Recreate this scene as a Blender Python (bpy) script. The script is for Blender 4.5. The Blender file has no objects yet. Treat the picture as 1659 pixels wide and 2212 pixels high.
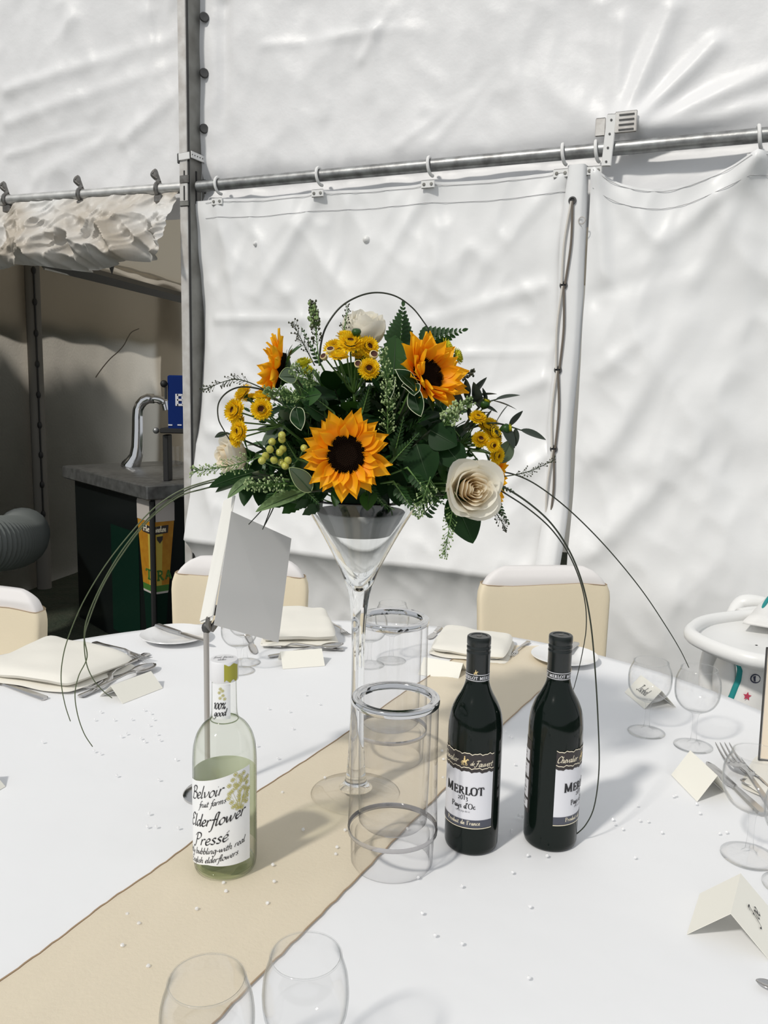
import bpy, math, random
import numpy as np
from mathutils import Vector, Matrix

# ---------------------------------------------------------------- camera, sky, sun, exposure
scene = bpy.context.scene
COL = scene.collection
TZ = 0.74                                   # height of the table top
CAM = Vector((0.0, 0.0, 1.373))
FPX, CX, CY = 1800.0, 829.5, 1106.0         # focal length in pixels of the 1659 x 2212 frame
PITCH, ROLL = math.radians(8.7), math.radians(1.3)
ROT = Matrix.Rotation(math.pi / 2 - PITCH, 3, 'X') @ Matrix.Rotation(ROLL, 3, 'Z')
cam_data = bpy.data.cameras.new('camera')
cam = bpy.data.objects.new('camera', cam_data)
COL.objects.link(cam)
cam.matrix_world = Matrix.Translation(CAM) @ ROT.to_4x4()
cam_data.sensor_fit = 'VERTICAL'
cam_data.sensor_height = 24.0
cam_data.lens = 24.0 * FPX / 2212.0
cam_data.clip_start = 0.05
scene.camera = cam

world = bpy.data.worlds.new('sky')
scene.world = world
world.use_nodes = True
bg = world.node_tree.nodes['Background']
bg.inputs[0].default_value = (0.93, 0.965, 1.0, 1)
bg.inputs[1].default_value = 0.52
sun_data = bpy.data.lights.new('sun', 'SUN')
sun_data.energy = 1.75
sun_data.color = (1.0, 0.955, 0.88)
sun_data.angle = math.radians(4)
sun = bpy.data.objects.new('sun', sun_data)
COL.objects.link(sun)
SUN_DIR = Vector((0.46, 0.52, -0.66)).normalized()
sun.rotation_euler = SUN_DIR.to_track_quat('-Z', 'Y').to_euler()
sun.location = (-3, 0, 5)

scene.view_settings.view_transform = 'Standard'
scene.view_settings.look = 'None'
scene.view_settings.exposure = 0.22
scene.view_settings.gamma = 1
scene.view_settings.use_curve_mapping = False
cy = scene.cycles
cy.use_denoising = True
cy.max_bounces = 10
cy.diffuse_bounces = 4
cy.glossy_bounces = 4
cy.transmission_bounces = 10
cy.transparent_max_bounces = 32
cy.sample_clamp_indirect = 4.0
cy.blur_glossy = 1.0

# ---------------------------------------------------------------- measuring helpers: where a sight line meets real planes
def ray(px, py):
    return ROT @ Vector(((px - CX) / FPX, -(py - CY) / FPX, -1.0))
def at_z(px, py, z=TZ):
    d = ray(px, py); return CAM + d * ((z - CAM.z) / d.z)
def at_y(px, py, y):
    d = ray(px, py); return CAM + d * (y / d.y)
def at_plane(px, py, p, n):
    d = ray(px, py); return CAM + d * ((Vector(p) - CAM).dot(n) / d.dot(n))

rng = random.Random(7)
nrng = np.random.default_rng(11)

def lattice_noise(x, y, seed=0):
    """smooth value noise on arrays, range -1..1"""
    xi, yi = np.floor(x).astype(int), np.floor(y).astype(int)
    fx, fy = x - xi, y - yi
    fx = fx * fx * (3 - 2 * fx); fy = fy * fy * (3 - 2 * fy)
    def h(a, b):
        v = np.sin(a * 127.1 + b * 311.7 + seed * 74.7) * 43758.5453
        return (v - np.floor(v)) * 2 - 1
    return (h(xi, yi) * (1 - fx) + h(xi + 1, yi) * fx) * (1 - fy) + (h(xi, yi + 1) * (1 - fx) + h(xi + 1, yi + 1) * fx) * fy

# ---------------------------------------------------------------- materials
MATS = {}
def mat(name, color=(.8, .8, .8), rough=.5, metal=0.0, spec=.5, bump=None, noise=None, transl=0.0, transl_col=None, coat=0.0, sheen=0.0):
    """bump=(scale,strength[,distance]); noise=(scale, other colour, sharpness) colour variation"""
    m = bpy.data.materials.new(name); m.use_nodes = True
    nt = m.node_tree; N, L = nt.nodes, nt.links
    p = N['Principled BSDF']; out = N['Material Output']
    p.inputs['Base Color'].default_value = (*color, 1)
    p.inputs['Roughness'].default_value = rough
    p.inputs['Metallic'].default_value = metal
    p.inputs['Specular IOR Level'].default_value = spec
    p.inputs['Coat Weight'].default_value = coat
    p.inputs['Sheen Weight'].default_value = sheen
    tc = N.new('ShaderNodeTexCoord')
    if noise:
        t = N.new('ShaderNodeTexNoise'); t.inputs['Scale'].default_value = noise[0]; t.inputs['Detail'].default_value = 5
        L.new(tc.outputs['Object'], t.inputs['Vector'])
        r = N.new('ShaderNodeValToRGB'); s = noise[2] if len(noise) > 2 else .3
        r.color_ramp.elements[0].position = .5 - s / 2; r.color_ramp.elements[1].position = .5 + s / 2
        r.color_ramp.elements[0].color = (*color, 1); r.color_ramp.elements[1].color = (*noise[1], 1)
        L.new(t.outputs['Fac'], r.inputs['Fac']); L.new(r.outputs['Color'], p.inputs['Base Color'])
    if bump:
        t = N.new('ShaderNodeTexNoise'); t.inputs['Scale'].default_value = bump[0]; t.inputs['Detail'].default_value = 4
        L.new(tc.outputs['Object'], t.inputs['Vector'])
        b = N.new('ShaderNodeBump'); b.inputs['Strength'].default_value = bump[1]
        b.inputs['Distance'].default_value = bump[2] if len(bump) > 2 else .01
        L.new(t.outputs['Fac'], b.inputs['Height']); L.new(b.outputs['Normal'], p.inputs['Normal'])
    if transl:
        tr = N.new('ShaderNodeBsdfTranslucent'); tr.inputs[0].default_value = (*(transl_col or color), 1)
        mx = N.new('ShaderNodeMixShader'); mx.inputs[0].default_value = transl
        L.new(p.outputs[0], mx.inputs[1]); L.new(tr.outputs[0], mx.inputs[2]); L.new(mx.outputs[0], out.inputs[0])
        if bump: L.new(b.outputs['Normal'], tr.inputs['Normal'])
    MATS[name] = m
    return m

def thin_glass(name, edge=(.55, .58, .6), face=(.994, .994, .994), gloss=.9, power=.5):
    """thin walled clear glass: light passes, the longer path at the rim of the form tints it, Fresnel gloss on top"""
    m = bpy.data.materials.new(name); m.use_nodes = True
    nt = m.node_tree; N, L = nt.nodes, nt.links; N.clear()
    out = N.new('ShaderNodeOutputMaterial')
    lw = N.new('ShaderNodeLayerWeight'); lw.inputs[0].default_value = power
    rp = N.new('ShaderNodeValToRGB')
    rp.color_ramp.elements[0].position = .62; rp.color_ramp.elements[0].color = (*face, 1)
    rp.color_ramp.elements[1].position = 1.0; rp.color_ramp.elements[1].color = (*edge, 1)
    L.new(lw.outputs['Facing'], rp.inputs[0])
    tr = N.new('ShaderNodeBsdfTransparent'); L.new(rp.outputs[0], tr.inputs[0])
    gl = N.new('ShaderNodeBsdfGlossy'); gl.inputs['Roughness'].default_value = .03
    lf = N.new('ShaderNodeLayerWeight'); lf.inputs[0].default_value = .5
    pw = N.new('ShaderNodeMath'); pw.operation = 'POWER'; pw.inputs[1].default_value = 4.0
    mu = N.new('ShaderNodeMath'); mu.operation = 'MULTIPLY_ADD'; mu.inputs[1].default_value = gloss * .75; mu.inputs[2].default_value = .035
    L.new(lf.outputs['Facing'], pw.inputs[0]); L.new(pw.outputs[0], mu.inputs[0])
    mx = N.new('ShaderNodeMixShader'); L.new(mu.outputs[0], mx.inputs[0])
    L.new(tr.outputs[0], mx.inputs[1]); L.new(gl.outputs[0], mx.inputs[2]); L.new(mx.outputs[0], out.inputs[0])
    MATS[name] = m; return m

def solid_glass(name, color=(1, 1, 1), ior=1.48):
    m = bpy.data.materials.new(name); m.use_nodes = True
    nt = m.node_tree; N, L = nt.nodes, nt.links; N.clear()
    out = N.new('ShaderNodeOutputMaterial'); g = N.new('ShaderNodeBsdfGlass')
    g.inputs['Color'].default_value = (*color, 1); g.inputs['Roughness'].default_value = 0; g.inputs['IOR'].default_value = ior
    L.new(g.outputs[0], out.inputs[0]); MATS[name] = m; return m

def sheer(name, color, cover):
    """open weave cloth: part of the light goes straight through the holes of the weave"""
    m = mat(name, color, .7, bump=(220, .25, .002))
    nt = m.node_tree; N, L = nt.nodes, nt.links
    p = N['Principled BSDF']; out = N['Material Output']
    tr = N.new('ShaderNodeBsdfTransparent'); mx = N.new('ShaderNodeMixShader'); mx.inputs[0].default_value = cover
    L.new(tr.outputs[0], mx.inputs[1]); L.new(p.outputs[0], mx.inputs[2]); L.new(mx.outputs[0], out.inputs[0])
    return m

def length_gradient(name, c0, c1, rough=.5, transl=.3, p0=.2, p1=.9, axis=1):
    """petal / leaf colour running from its base to its tip (mesh bounds)"""
    m = mat(name, c0, rough, transl=transl, spec=.25)
    nt = m.node_tree; N, L = nt.nodes, nt.links
    tc = N.new('ShaderNodeTexCoord'); sp = N.new('ShaderNodeSeparateXYZ'); rp = N.new('ShaderNodeValToRGB')
    L.new(tc.outputs['Generated'], sp.inputs[0]); L.new(sp.outputs[axis], rp.inputs[0])
    rp.color_ramp.elements[0].position = p0; rp.color_ramp.elements[0].color = (*c0, 1)
    rp.color_ramp.elements[1].position = p1; rp.color_ramp.elements[1].color = (*c1, 1)
    L.new(rp.outputs[0], N['Principled BSDF'].inputs['Base Color'])
    for n in N:
        if n.type == 'BSDF_TRANSLUCENT': L.new(rp.outputs[0], n.inputs[0])
    return m

canvas = mat('white_canvas', (.84, .84, .85), .42, spec=.4, bump=(34, .12, .01), noise=(1.7, (.80, .80, .81), .5))
canvas_low = mat('white_canvas_curtain', (.84, .845, .85), .40, spec=.45, bump=(9, .12, .02))
canvas_old = mat('mottled_canvas', (.76, .75, .73), .45, noise=(3, (.52, .46, .38), .22), bump=(40, .2, .01), transl=.12)  # off-white cloth with random brown mottling
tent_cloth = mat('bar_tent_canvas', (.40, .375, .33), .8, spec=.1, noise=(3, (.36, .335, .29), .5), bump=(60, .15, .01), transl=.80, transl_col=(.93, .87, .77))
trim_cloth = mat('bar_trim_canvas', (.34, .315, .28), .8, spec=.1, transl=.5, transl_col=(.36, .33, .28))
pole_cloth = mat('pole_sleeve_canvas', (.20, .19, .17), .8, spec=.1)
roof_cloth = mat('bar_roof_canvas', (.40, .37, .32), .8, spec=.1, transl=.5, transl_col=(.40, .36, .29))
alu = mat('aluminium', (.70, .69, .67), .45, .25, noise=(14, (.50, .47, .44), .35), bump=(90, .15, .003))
alu_shaded_dirty = mat('shaded_weathered_aluminium', (.30, .30, .28), .55, .3, noise=(9, (.17, .165, .15), .4), bump=(60, .2, .003))  # dark mottled aluminium, carries the painted shade of the post's side
galv = mat('galvanised_tube', (.40, .41, .41), .42, .75, noise=(22, (.20, .20, .20), .35), bump=(80, .15, .002))
galv_light = mat('bright_galvanised_tube', (.62, .62, .61), .4, .6, noise=(22, (.45, .45, .44), .35))
dark_metal = mat('dark_metal', (.09, .09, .09), .5, .6)
clip_metal = mat('worn_steel', (.25, .245, .235), .45, .8, noise=(40, (.13, .12, .11), .4))
white_plastic = mat('white_plastic', (.80, .80, .79), .35)
shadow_rubber = mat('black_rubber', (.015, .015, .015), .6)
rope = mat('pale_rope', (.66, .63, .58), .8)
rope_brown = mat('brown_rope', (.17, .145, .12), .85)
ground_mat = mat('trodden_grass', (.025, .04, .022), .95, noise=(9, (.05, .055, .035), .4), bump=(50, .6, .02))
cloth_white = mat('white_tablecloth', (.83, .835, .85), .78, spec=.2, bump=(5, .22, .02), sheen=.1)
crystal_mat = sheer('crystal', (.95, .95, .96), .55); crystal_mat.node_tree.nodes['Principled BSDF'].inputs['Roughness'].default_value = .06; crystal_mat.node_tree.nodes['Principled BSDF'].inputs['Coat Weight'].default_value = 1.0
runner_mat = sheer('champagne_organza', (.84, .735, .555), .76)
runner_edge = mat('brown_stitched_hem', (.40, .29, .19), .8)
cover_mat = mat('white_spandex', (.78, .755, .745), .7, spec=.2)
sash_mat = mat('cream_sash', (.88, .775, .58), .65, spec=.2, bump=(150, .2, .002), transl=.1)
napkin_mat = mat('ivory_napkin', (.86, .835, .765), .8, spec=.15, bump=(60, .12, .004), transl=.08)
porcelain = mat('white_porcelain', (.82, .82, .82), .18, spec=.6)
steel = mat('stainless_steel', (.56, .55, .54), .2, 1.0)
chrome = mat('chrome', (.72, .72, .73), .08, 1.0)
card_mat = mat('cream_card', (.86, .84, .76), .7, spec=.2)
card_white = mat('white_card', (.76, .755, .75), .7, spec=.2)
card_pages = mat('ivory_card_edge', (.88, .87, .82), .7)
ink = mat('black_ink', (.015, .015, .018), .6)
hem_grey = mat('hem_thread', (.50, .50, .51), .7)
ink_soft = mat('grey_ink', (.20, .20, .21), .6)
wine_glass_mat = thin_glass('wine_glass_clear', edge=(.70, .72, .73))
acrylic = thin_glass('clear_acrylic', edge=(.55, .55, .57), face=(.985, .984, .984), gloss=.7)
tumbler_mat = thin_glass('tumbler_clear', edge=(.4, .42, .42))
vase_glass = solid_glass('vase_glass', (.985, .99, .99), 1.47)

bottle_clear = thin_glass('bottle_clear', edge=(.24, .29, .20), face=(.982, .985, .97), gloss=1.0)
liquid_mat = thin_glass('pressed_elderflower', edge=(.70, .74, .60), face=(.965, .972, .94), gloss=.3)
wine_black = mat('dark_wine_glass', (.004, .008, .006), .09, spec=.3)
capsule = mat('black_capsule', (.012, .016, .016), .28, spec=.5)
label_white = mat('white_label', (.74, .74, .78), .55)
label_paper = mat('white_paper_label', (.84, .85, .86), .5)
label_dark = mat('dark_label_band', (.035, .028, .028), .45)
label_grey = mat('slate_label_band', (.07, .075, .10), .45)
gold = mat('gold_print', (.80, .62, .30), .4)
pale_gold = mat('pale_gold_print', (.88, .80, .62), .4)
green_back = mat('green_label_back', (.68, .71, .60), .6)
olive_print = mat('olive_print', (.50, .46, .13), .6)
cap_green = mat('olive_cap_seal', (.40, .38, .045), .4)
cap_white = mat('white_cap', (.80, .80, .82), .4)

# ---------------------------------------------------------------- mesh building
class MB:
    def __init__(s): s.v = []; s.f = []
    def add(s, verts, faces):
        o = len(s.v); s.v.extend([tuple(map(float, p)) for p in verts]); s.f.extend([tuple(i + o for i in f) for f in faces]); return s
    def lathe(s, prof, seg=40, center=(0, 0, 0), axis=None, cap0=True, cap1=True):
        """prof: list of (radius, height)"""
        M = frame(axis) if axis is not None else Matrix.Identity(3)
        c = Vector(center); vs = []; fs = []
        for r, z in prof:
            for k in range(seg):
                a = 2 * math.pi * k / seg
                vs.append(c + M @ Vector((r * math.cos(a), r * math.sin(a), z)))
        n = len(prof)
        for i in range(n - 1):
            for k in range(seg):
                k2 = (k + 1) % seg
                fs.append((i * seg + k, i * seg + k2, (i + 1) * seg + k2, (i + 1) * seg + k))
        if cap0 and prof[0][0] > 1e-5: fs.append(tuple(reversed(range(seg))))
        if cap1 and prof[-1][0] > 1e-5: fs.append(tuple((n - 1) * seg + k for k in range(seg)))
        return s.add(vs, fs)
    def tube(s, pts, rad, seg=8, closed=False, flat=1.0):
        pts = [Vector(p) for p in pts]; n = len(pts)
        rad = rad if isinstance(rad, (list, tuple)) else [rad] * n
        vs = []; fs = []; up = None
        for i, p in enumerate(pts):
            if closed: t = pts[(i + 1) % n] - pts[i - 1]
            else: t = pts[min(i + 1, n - 1)] - pts[max(i - 1, 0)]
            if t.length < 1e-9: t = Vector((0, 0, 1))
            t.normalize()
            if up is None:
                up = Vector((0, 0, 1)) if abs(t.z) < .9 else Vector((1, 0, 0))
            x = up.cross(t)
            if x.length < 1e-6: x = Vector((1, 0, 0)).cross(t)
            x.normalize(); y = t.cross(x); up = y
            for k in range(seg):
                a = 2 * math.pi * k / seg
                vs.append(p + (x * math.cos(a) + y * math.sin(a) * flat) * rad[i])
        m = n if closed else n - 1
        for i in range(m):
            j = (i + 1) % n
            for k in range(seg):
                k2 = (k + 1) % seg
                fs.append((i * seg + k, i * seg + k2, j * seg + k2, j * seg + k))
        if not closed:
            fs.append(tuple(reversed(range(seg)))); fs.append(tuple((n - 1) * seg + k for k in range(seg)))
        return s.add(vs, fs)
    def box(s, c, size, M=None, bevel=0.0):
        M = M or Matrix.Identity(3); c = Vector(c); hx, hy, hz = [a / 2 for a in size]; b = min(bevel, hx * .9, hy * .9, hz * .9)
        if b <= 0:
            vs = [c + M @ Vector((x, y, z)) for x in (-hx, hx) for y in (-hy, hy) for z in (-hz, hz)]
            return s.add(vs, [(0, 1, 3, 2), (4, 6, 7, 5), (0, 4, 5, 1), (2, 3, 7, 6), (0, 2, 6, 4), (1, 5, 7, 3)])
        def ring(ix, iy, z):
            return [(-ix, -iy + b, z), (-ix + b, -iy, z), (ix - b, -iy, z), (ix, -iy + b, z), (ix, iy - b, z), (ix - b, iy, z), (-ix + b, iy, z), (-ix, iy - b, z)]
        rings = [ring(hx - b, hy - b, -hz), ring(hx, hy, -hz + b), ring(hx, hy, hz - b), ring(hx - b, hy - b, hz)]
        vs = [c + M @ Vector(p) for r in rings for p in r]; fs = []
        for i in range(3):
            for k in range(8): fs.append((i * 8 + k, i * 8 + (k + 1) % 8, (i + 1) * 8 + (k + 1) % 8, (i + 1) * 8 + k))
        fs.append(tuple(reversed(range(8)))); fs.append(tuple(24 + k for k in range(8)))
        return s.add(vs, fs)
    def prism(s, poly, to3d, thick):
        """poly: 2D outline; to3d(x,y,h) -> point; closed solid of the given thickness"""
        n = len(poly)
        vs = [to3d(x, y, 0) for x, y in poly] + [to3d(x, y, thick) for x, y in poly]
        fs = [tuple(reversed(range(n))), tuple(range(n, 2 * n))] + [(i, (i + 1) % n, n + (i + 1) % n, n + i) for i in range(n)]
        return s.add(vs, fs)
    def grid(s, P):
        """P: array (nu, nv, 3)"""
        nu, nv = len(P), len(P[0])
        vs = [P[i][j] for i in range(nu) for j in range(nv)]
        fs = [(i * nv + j, (i + 1) * nv + j, (i + 1) * nv + j + 1, i * nv + j + 1) for i in range(nu - 1) for j in range(nv - 1)]
        return s.add(vs, fs)
    def ball(s, c, r, seg=10, rings=6, sc=(1, 1, 1)):
        c = Vector(c); vs = [c + Vector((0, 0, -r * sc[2]))]; fs = []
        for i in range(1, rings):
            t = math.pi * i / rings
            for k in range(seg):
                a = 2 * math.pi * k / seg
                vs.append(c + Vector((r * sc[0] * math.sin(t) * math.cos(a), r * sc[1] * math.sin(t) * math.sin(a), -r * sc[2] * math.cos(t))))
        vs.append(c + Vector((0, 0, r * sc[2])))
        for k in range(seg): fs.append((0, 1 + (k + 1) % seg, 1 + k))
        for i in range(rings - 2):
            for k in range(seg):
                a, b = 1 + i * seg + k, 1 + i * seg + (k + 1) % seg
                fs.append((a, b, b + seg, a + seg))
        e = len(vs) - 1; o = 1 + (rings - 2) * seg
        for k in range(seg): fs.append((o + k, o + (k + 1) % seg, e))
        return s.add(vs, fs)
    def mesh(s, name, material, smooth=True):
        me = bpy.data.meshes.new(name); me.from_pydata(s.v, [], s.f); me.update()
        if material: me.materials.append(material)
        if smooth and me.polygons:
            me.polygons.foreach_set('use_smooth', [True] * len(me.polygons))
            if smooth == 'auto': me.set_sharp_from_angle(angle=math.radians(38))
        return me
    def build(s, name, material, parent=None, smooth='auto'):
        return link(name, s.mesh(name, material, smooth), parent)

def link(name, me, parent=None, M=None):
    o = bpy.data.objects.new(name, me); COL.objects.link(o)
    if parent: o.parent = parent
    if M is not None: o.matrix_basis = M
    return o
def frame(axis, spin=0.0):
    z = Vector(axis).normalized(); x = Vector((0, 0, 1)).cross(z)
    if x.length < 1e-4: x = Vector((1, 0, 0))
    x.normalize(); y = z.cross(x)
    return Matrix((x, y, z)).transposed() @ Matrix.Rotation(spin, 3, 'Z')
def place(loc, M3=None):
    return Matrix.Translation(Vector(loc)) @ (M3.to_4x4() if M3 is not None else Matrix.Identity(4))
def tag(o, label=None, cat=None, group=None, kind=None):
    if label: o['label'] = label
    if cat: o['category'] = cat
    if group: o['group'] = group
    if kind: o['kind'] = kind
    return o
def thing(name, label, cat, loc=(0, 0, 0), rz=0.0, group=None, M=None):
    o = bpy.data.objects.new(name, None); COL.objects.link(o); o.empty_display_size = .05
    if M is not None: o.matrix_basis = M
    else: o.location = loc; o.rotation_euler = (0, 0, rz)
    return tag(o, label, cat, group)
def copy_tree(o, parent=None):
    c = o.copy(); COL.objects.link(c)
    if parent: c.parent = parent
    for ch in list(o.children): copy_tree(ch, c)
    return c
def curve(pts, n=8, closed=False):
    """Catmull-Rom through the points"""
    P = [Vector(p) for p in pts]; out = []; m = len(P)
    rngi = range(m if closed else m - 1)
    for i in rngi:
        if closed: a, b, c, d = P[i - 1], P[i], P[(i + 1) % m], P[(i + 2) % m]
        else: a, b, c, d = P[max(i - 1, 0)], P[i], P[i + 1], P[min(i + 2, m - 1)]
        for k in range(n):
            t = k / n
            out.append(.5 * ((2 * b) + (c - a) * t + (2 * a - 5 * b + 4 * c - d) * t * t + (3 * b - a - 3 * c + d) * t ** 3))
    if not closed: out.append(P[-1].copy())
    return out

# ---------------------------------------------------------------- pen lettering (strokes of a broad pen, laid on any surface)
BOWL = [(.36, .42), (.22, .5), (.06, .32), (.07, .08), (.18, .01), (.35, .36)]
G = {
 'a': (.47, [BOWL, [(.39, .5), (.34, .1), (.40, .01), (.48, .12)]]),
 'b': (.44, [[(.12, 1), (.08, .1), (.2, 0), (.36, .18), (.34, .42), (.22, .48), (.1, .32)]]),
 'c': (.38, [[(.34, .42), (.2, .5), (.05, .28), (.1, .04), (.24, .01), (.38, .13)]]),
 'd': (.48, [BOWL, [(.44, 1), (.36, .1), (.42, .01), (.49, .12)]]),
 'e': (.38, [[(.06, .22), (.28, .30), (.30, .45), (.18, .5), (.05, .27), (.1, .04), (.22, .01), (.38, .14)]]),
 'f': (.30, [[(.46, .92), (.36, 1.02), (.25, .85), (.17, .1), (.1, -.36), (-.04, -.44)], [(.04, .47), (.36, .49)]]),
 'g': (.46, [BOWL, [(.39, .5), (.34, -.2), (.2, -.46), (.02, -.36)]]),
 'h': (.47, [[(.12, 1), (.05, 0)], [(.08, .28), (.25, .5), (.34, .4), (.30, .08), (.37, .01), (.46, .12)]]),
 'i': (.22, [[(.09, .48), (.06, .08), (.12, .01), (.21, .12)], [(.12, .68), (.15, .72)]]),
 'k': (.42, [[(.12, 1), (.05, 0)], [(.36, .48), (.1, .24), (.3, .04), (.42, .04)]]),
 'l': (.22, [[(.13, 1), (.06, .1), (.12, .01), (.22, .12)]]),
 'm': (.70, [[(.09, .5), (.05, 0)], [(.08, .3), (.22, .5), (.30, .42), (.27, 0)], [(.29, .3), (.45, .5), (.54, .4), (.51, .06), (.58, .01), (.68, .12)]]),
 'n': (.47, [[(.09, .5), (.05, 0)], [(.08, .3), (.25, .5), (.34, .4), (.31, .06), (.38, .01), (.47, .12)]]),
 'o': (.42, [[(.22, .5), (.06, .32), (.08, .06), (.2, 0), (.36, .18), (.35, .42), (.22, .5)]]),
 'p': (.45, [[(.11, .5), (.02, -.45)], [(.08, .28), (.25, .5), (.37, .38), (.32, .1), (.18, 0), (.07, .06)]]),
 'r': (.34, [[(.09, .5), (.05, 0)], [(.08, .28), (.2, .48), (.34, .46)]]),
 's': (.34, [[(.30, .44), (.2, .5), (.09, .4), (.2, .25), (.27, .12), (.18, .01), (.03, .05)]]),
 't': (.28, [[(.15, .78), (.07, .1), (.13, .01), (.25, .1)], [(.0, .5), (.29, .5)]]),
 'u': (.47, [[(.08, .5), (.05, .12), (.14, .01), (.34, .3)], [(.38, .5), (.34, .1), (.40, .01), (.47, .12)]]),
 'v': (.40, [[(.05, .5), (.13, .02)], [(.13, .02), (.34, .3), (.36, .5)]]),
 'w': (.62, [[(.05, .5), (.12, .02), (.3, .42)], [(.31, .48), (.35, .02), (.54, .3), (.58, .52)]]),
 'y': (.44, [[(.08, .5), (.07, .14), (.15, .03), (.34, .3)], [(.38, .5), (.3, -.1), (.16, -.44), (.0, -.38)]]),
 '\u00e9': (.38, [[(.06, .22), (.28, .30), (.30, .45), (.18, .5), (.05, .27), (.1, .04), (.22, .01), (.38, .14)], [(.2, .62), (.34, .76)]]),
 'B': (.60, [[(.18, .98), (.1, .02)], [(.02, .84), (.2, 1.04), (.46, .98), (.46, .68), (.2, .54)], [(.2, .54), (.54, .46), (.54, .1), (.28, -.04), (.04, .06)]]),
 'E': (.56, [[(.52, .88), (.38, 1.03), (.2, .9), (.24, .62), (.36, .54)], [(.36, .54), (.1, .42), (.08, .1), (.28, -.04), (.52, .16)]]),
 'P': (.54, [[(.2, .98), (.1, .1), (-.02, -.12), (-.12, -.04)], [(.0, .78), (.16, 1.02), (.44, 1.0), (.5, .72), (.3, .5), (.16, .52)]]),
 'C': (.56, [[(.5, .8), (.46, .98), (.26, 1.0), (.06, .6), (.1, .1), (.3, -.02), (.52, .2)]]),
 'F': (.58, [[(.06, .86), (.2, 1.0), (.66, .98)], [(.36, .98), (.24, .1), (.08, -.08), (-.06, .04)], [(.14, .5), (.46, .52)]]),
 'J': (.50, [[(.12, .82), (.2, 1.0), (.56, .98)], [(.4, .98), (.26, -.1), (.06, -.3), (-.12, -.22)], [(.2, .5), (.42, .52)]]),
 'I': (.36, [[(.06, .86), (.2, 1.0), (.44, .96)], [(.28, .98), (.18, .1), (.02, -.02), (-.1, .06)]]),
 '0': (.50, [[(.24, .9), (.06, .6), (.08, .1), (.22, 0), (.42, .3), (.4, .8), (.24, .9)]]),
 '1': (.34, [[(.05, .72), (.2, .9), (.16, 0)]]),
 '2': (.46, [[(.06, .5), (.2, .62), (.36, .48), (.26, .22), (.05, .0)], [(.05, 0), (.42, .0)]]),
 '3': (.42, [[(.06, .48), (.22, .6), (.34, .42), (.18, .24), (.34, .1), (.3, -.16), (.04, -.22)]]),
 '%': (.62, [[(.14, .9), (.04, .75), (.14, .58), (.24, .75), (.14, .9)], [(.52, .9), (.1, 0)], [(.46, .34), (.36, .18), (.46, 0), (.56, .18), (.46, .34)]]),
 "'": (.16, [[(.1, 1), (.06, .78)]]),
 '-': (.3, [[(.04, .26), (.26, .28)]]),
 ' ': (.30, []),
}
SERIF = {   # upright book capitals: straight strokes with feet
 'M': (.98, [[(.16, .9), (.14, 0)], [(.16, .9), (.46, .06)], [(.46, .06), (.78, .9)], [(.78, .9), (.80, 0)], [(.02, 0), (.27, 0)], [(.66, 0), (.94, 0)], [(.04, .9), (.2, .9)], [(.74, .9), (.92, .9)]]),
 'E': (.66, [[(.18, .9), (.18, 0)], [(.04, 0), (.58, 0), (.6, .2)], [(.04, .9), (.56, .9), (.57, .72)], [(.18, .46), (.44, .46)], [(.44, .58), (.44, .34)]]),
 'R': (.76, [[(.18, .9), (.18, 0)], [(.04, 0), (.32, 0)], [(.04, .9), (.36, .9), (.54, .8), (.54, .56), (.36, .46), (.18, .46)], [(.34, .46), (.6, .04), (.74, 0)]]),
 'L': (.62, [[(.18, .9), (.18, 0)], [(.04, .9), (.32, .9)], [(.04, 0), (.55, 0), (.58, .24)]]),
 'O': (.82, [[(.4, .92), (.14, .78), (.08, .45), (.16, .1), (.4, -.02), (.64, .1), (.72, .45), (.66, .78), (.4, .92)]]),
 'T': (.74, [[(.36, .9), (.36, 0)], [(.22, 0), (.5, 0)], [(.05, .7), (.06, .9), (.66, .9), (.67, .7)]]),
 'P': (.64, [[(.18, .9), (.18, 0)], [(.04, 0), (.34, 0)], [(.04, .9), (.36, .9), (.55, .8), (.54, .54), (.36, .42), (.18, .44)]]),
 'F': (.60, [[(.18, .9), (.18, 0)], [(.04, 0), (.32, 0)], [(.04, .9), (.54, .9), (.55, .7)], [(.18, .46), (.42, .46)]]),
 'H': (.80, [[(.18, .9), (.18, 0)], [(.62, .9), (.62, 0)], [(.18, .46), (.62, .46)], [(.06, 0), (.3, 0)], [(.5, 0), (.74, 0)], [(.06, .9), (.3, .9)], [(.5, .9), (.74, .9)]]),
 'A': (.74, [[(.08, 0), (.36, .9)], [(.36, .9), (.64, 0)], [(.18, .3), (.54, .3)]]),
 'B': (.66, [[(.14, .9), (.14, 0)], [(.14, .9), (.42, .9), (.52, .7), (.42, .48), (.14, .46)], [(.14, .46), (.48, .44), (.58, .22), (.46, 0), (.14, 0)]]),
}
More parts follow.
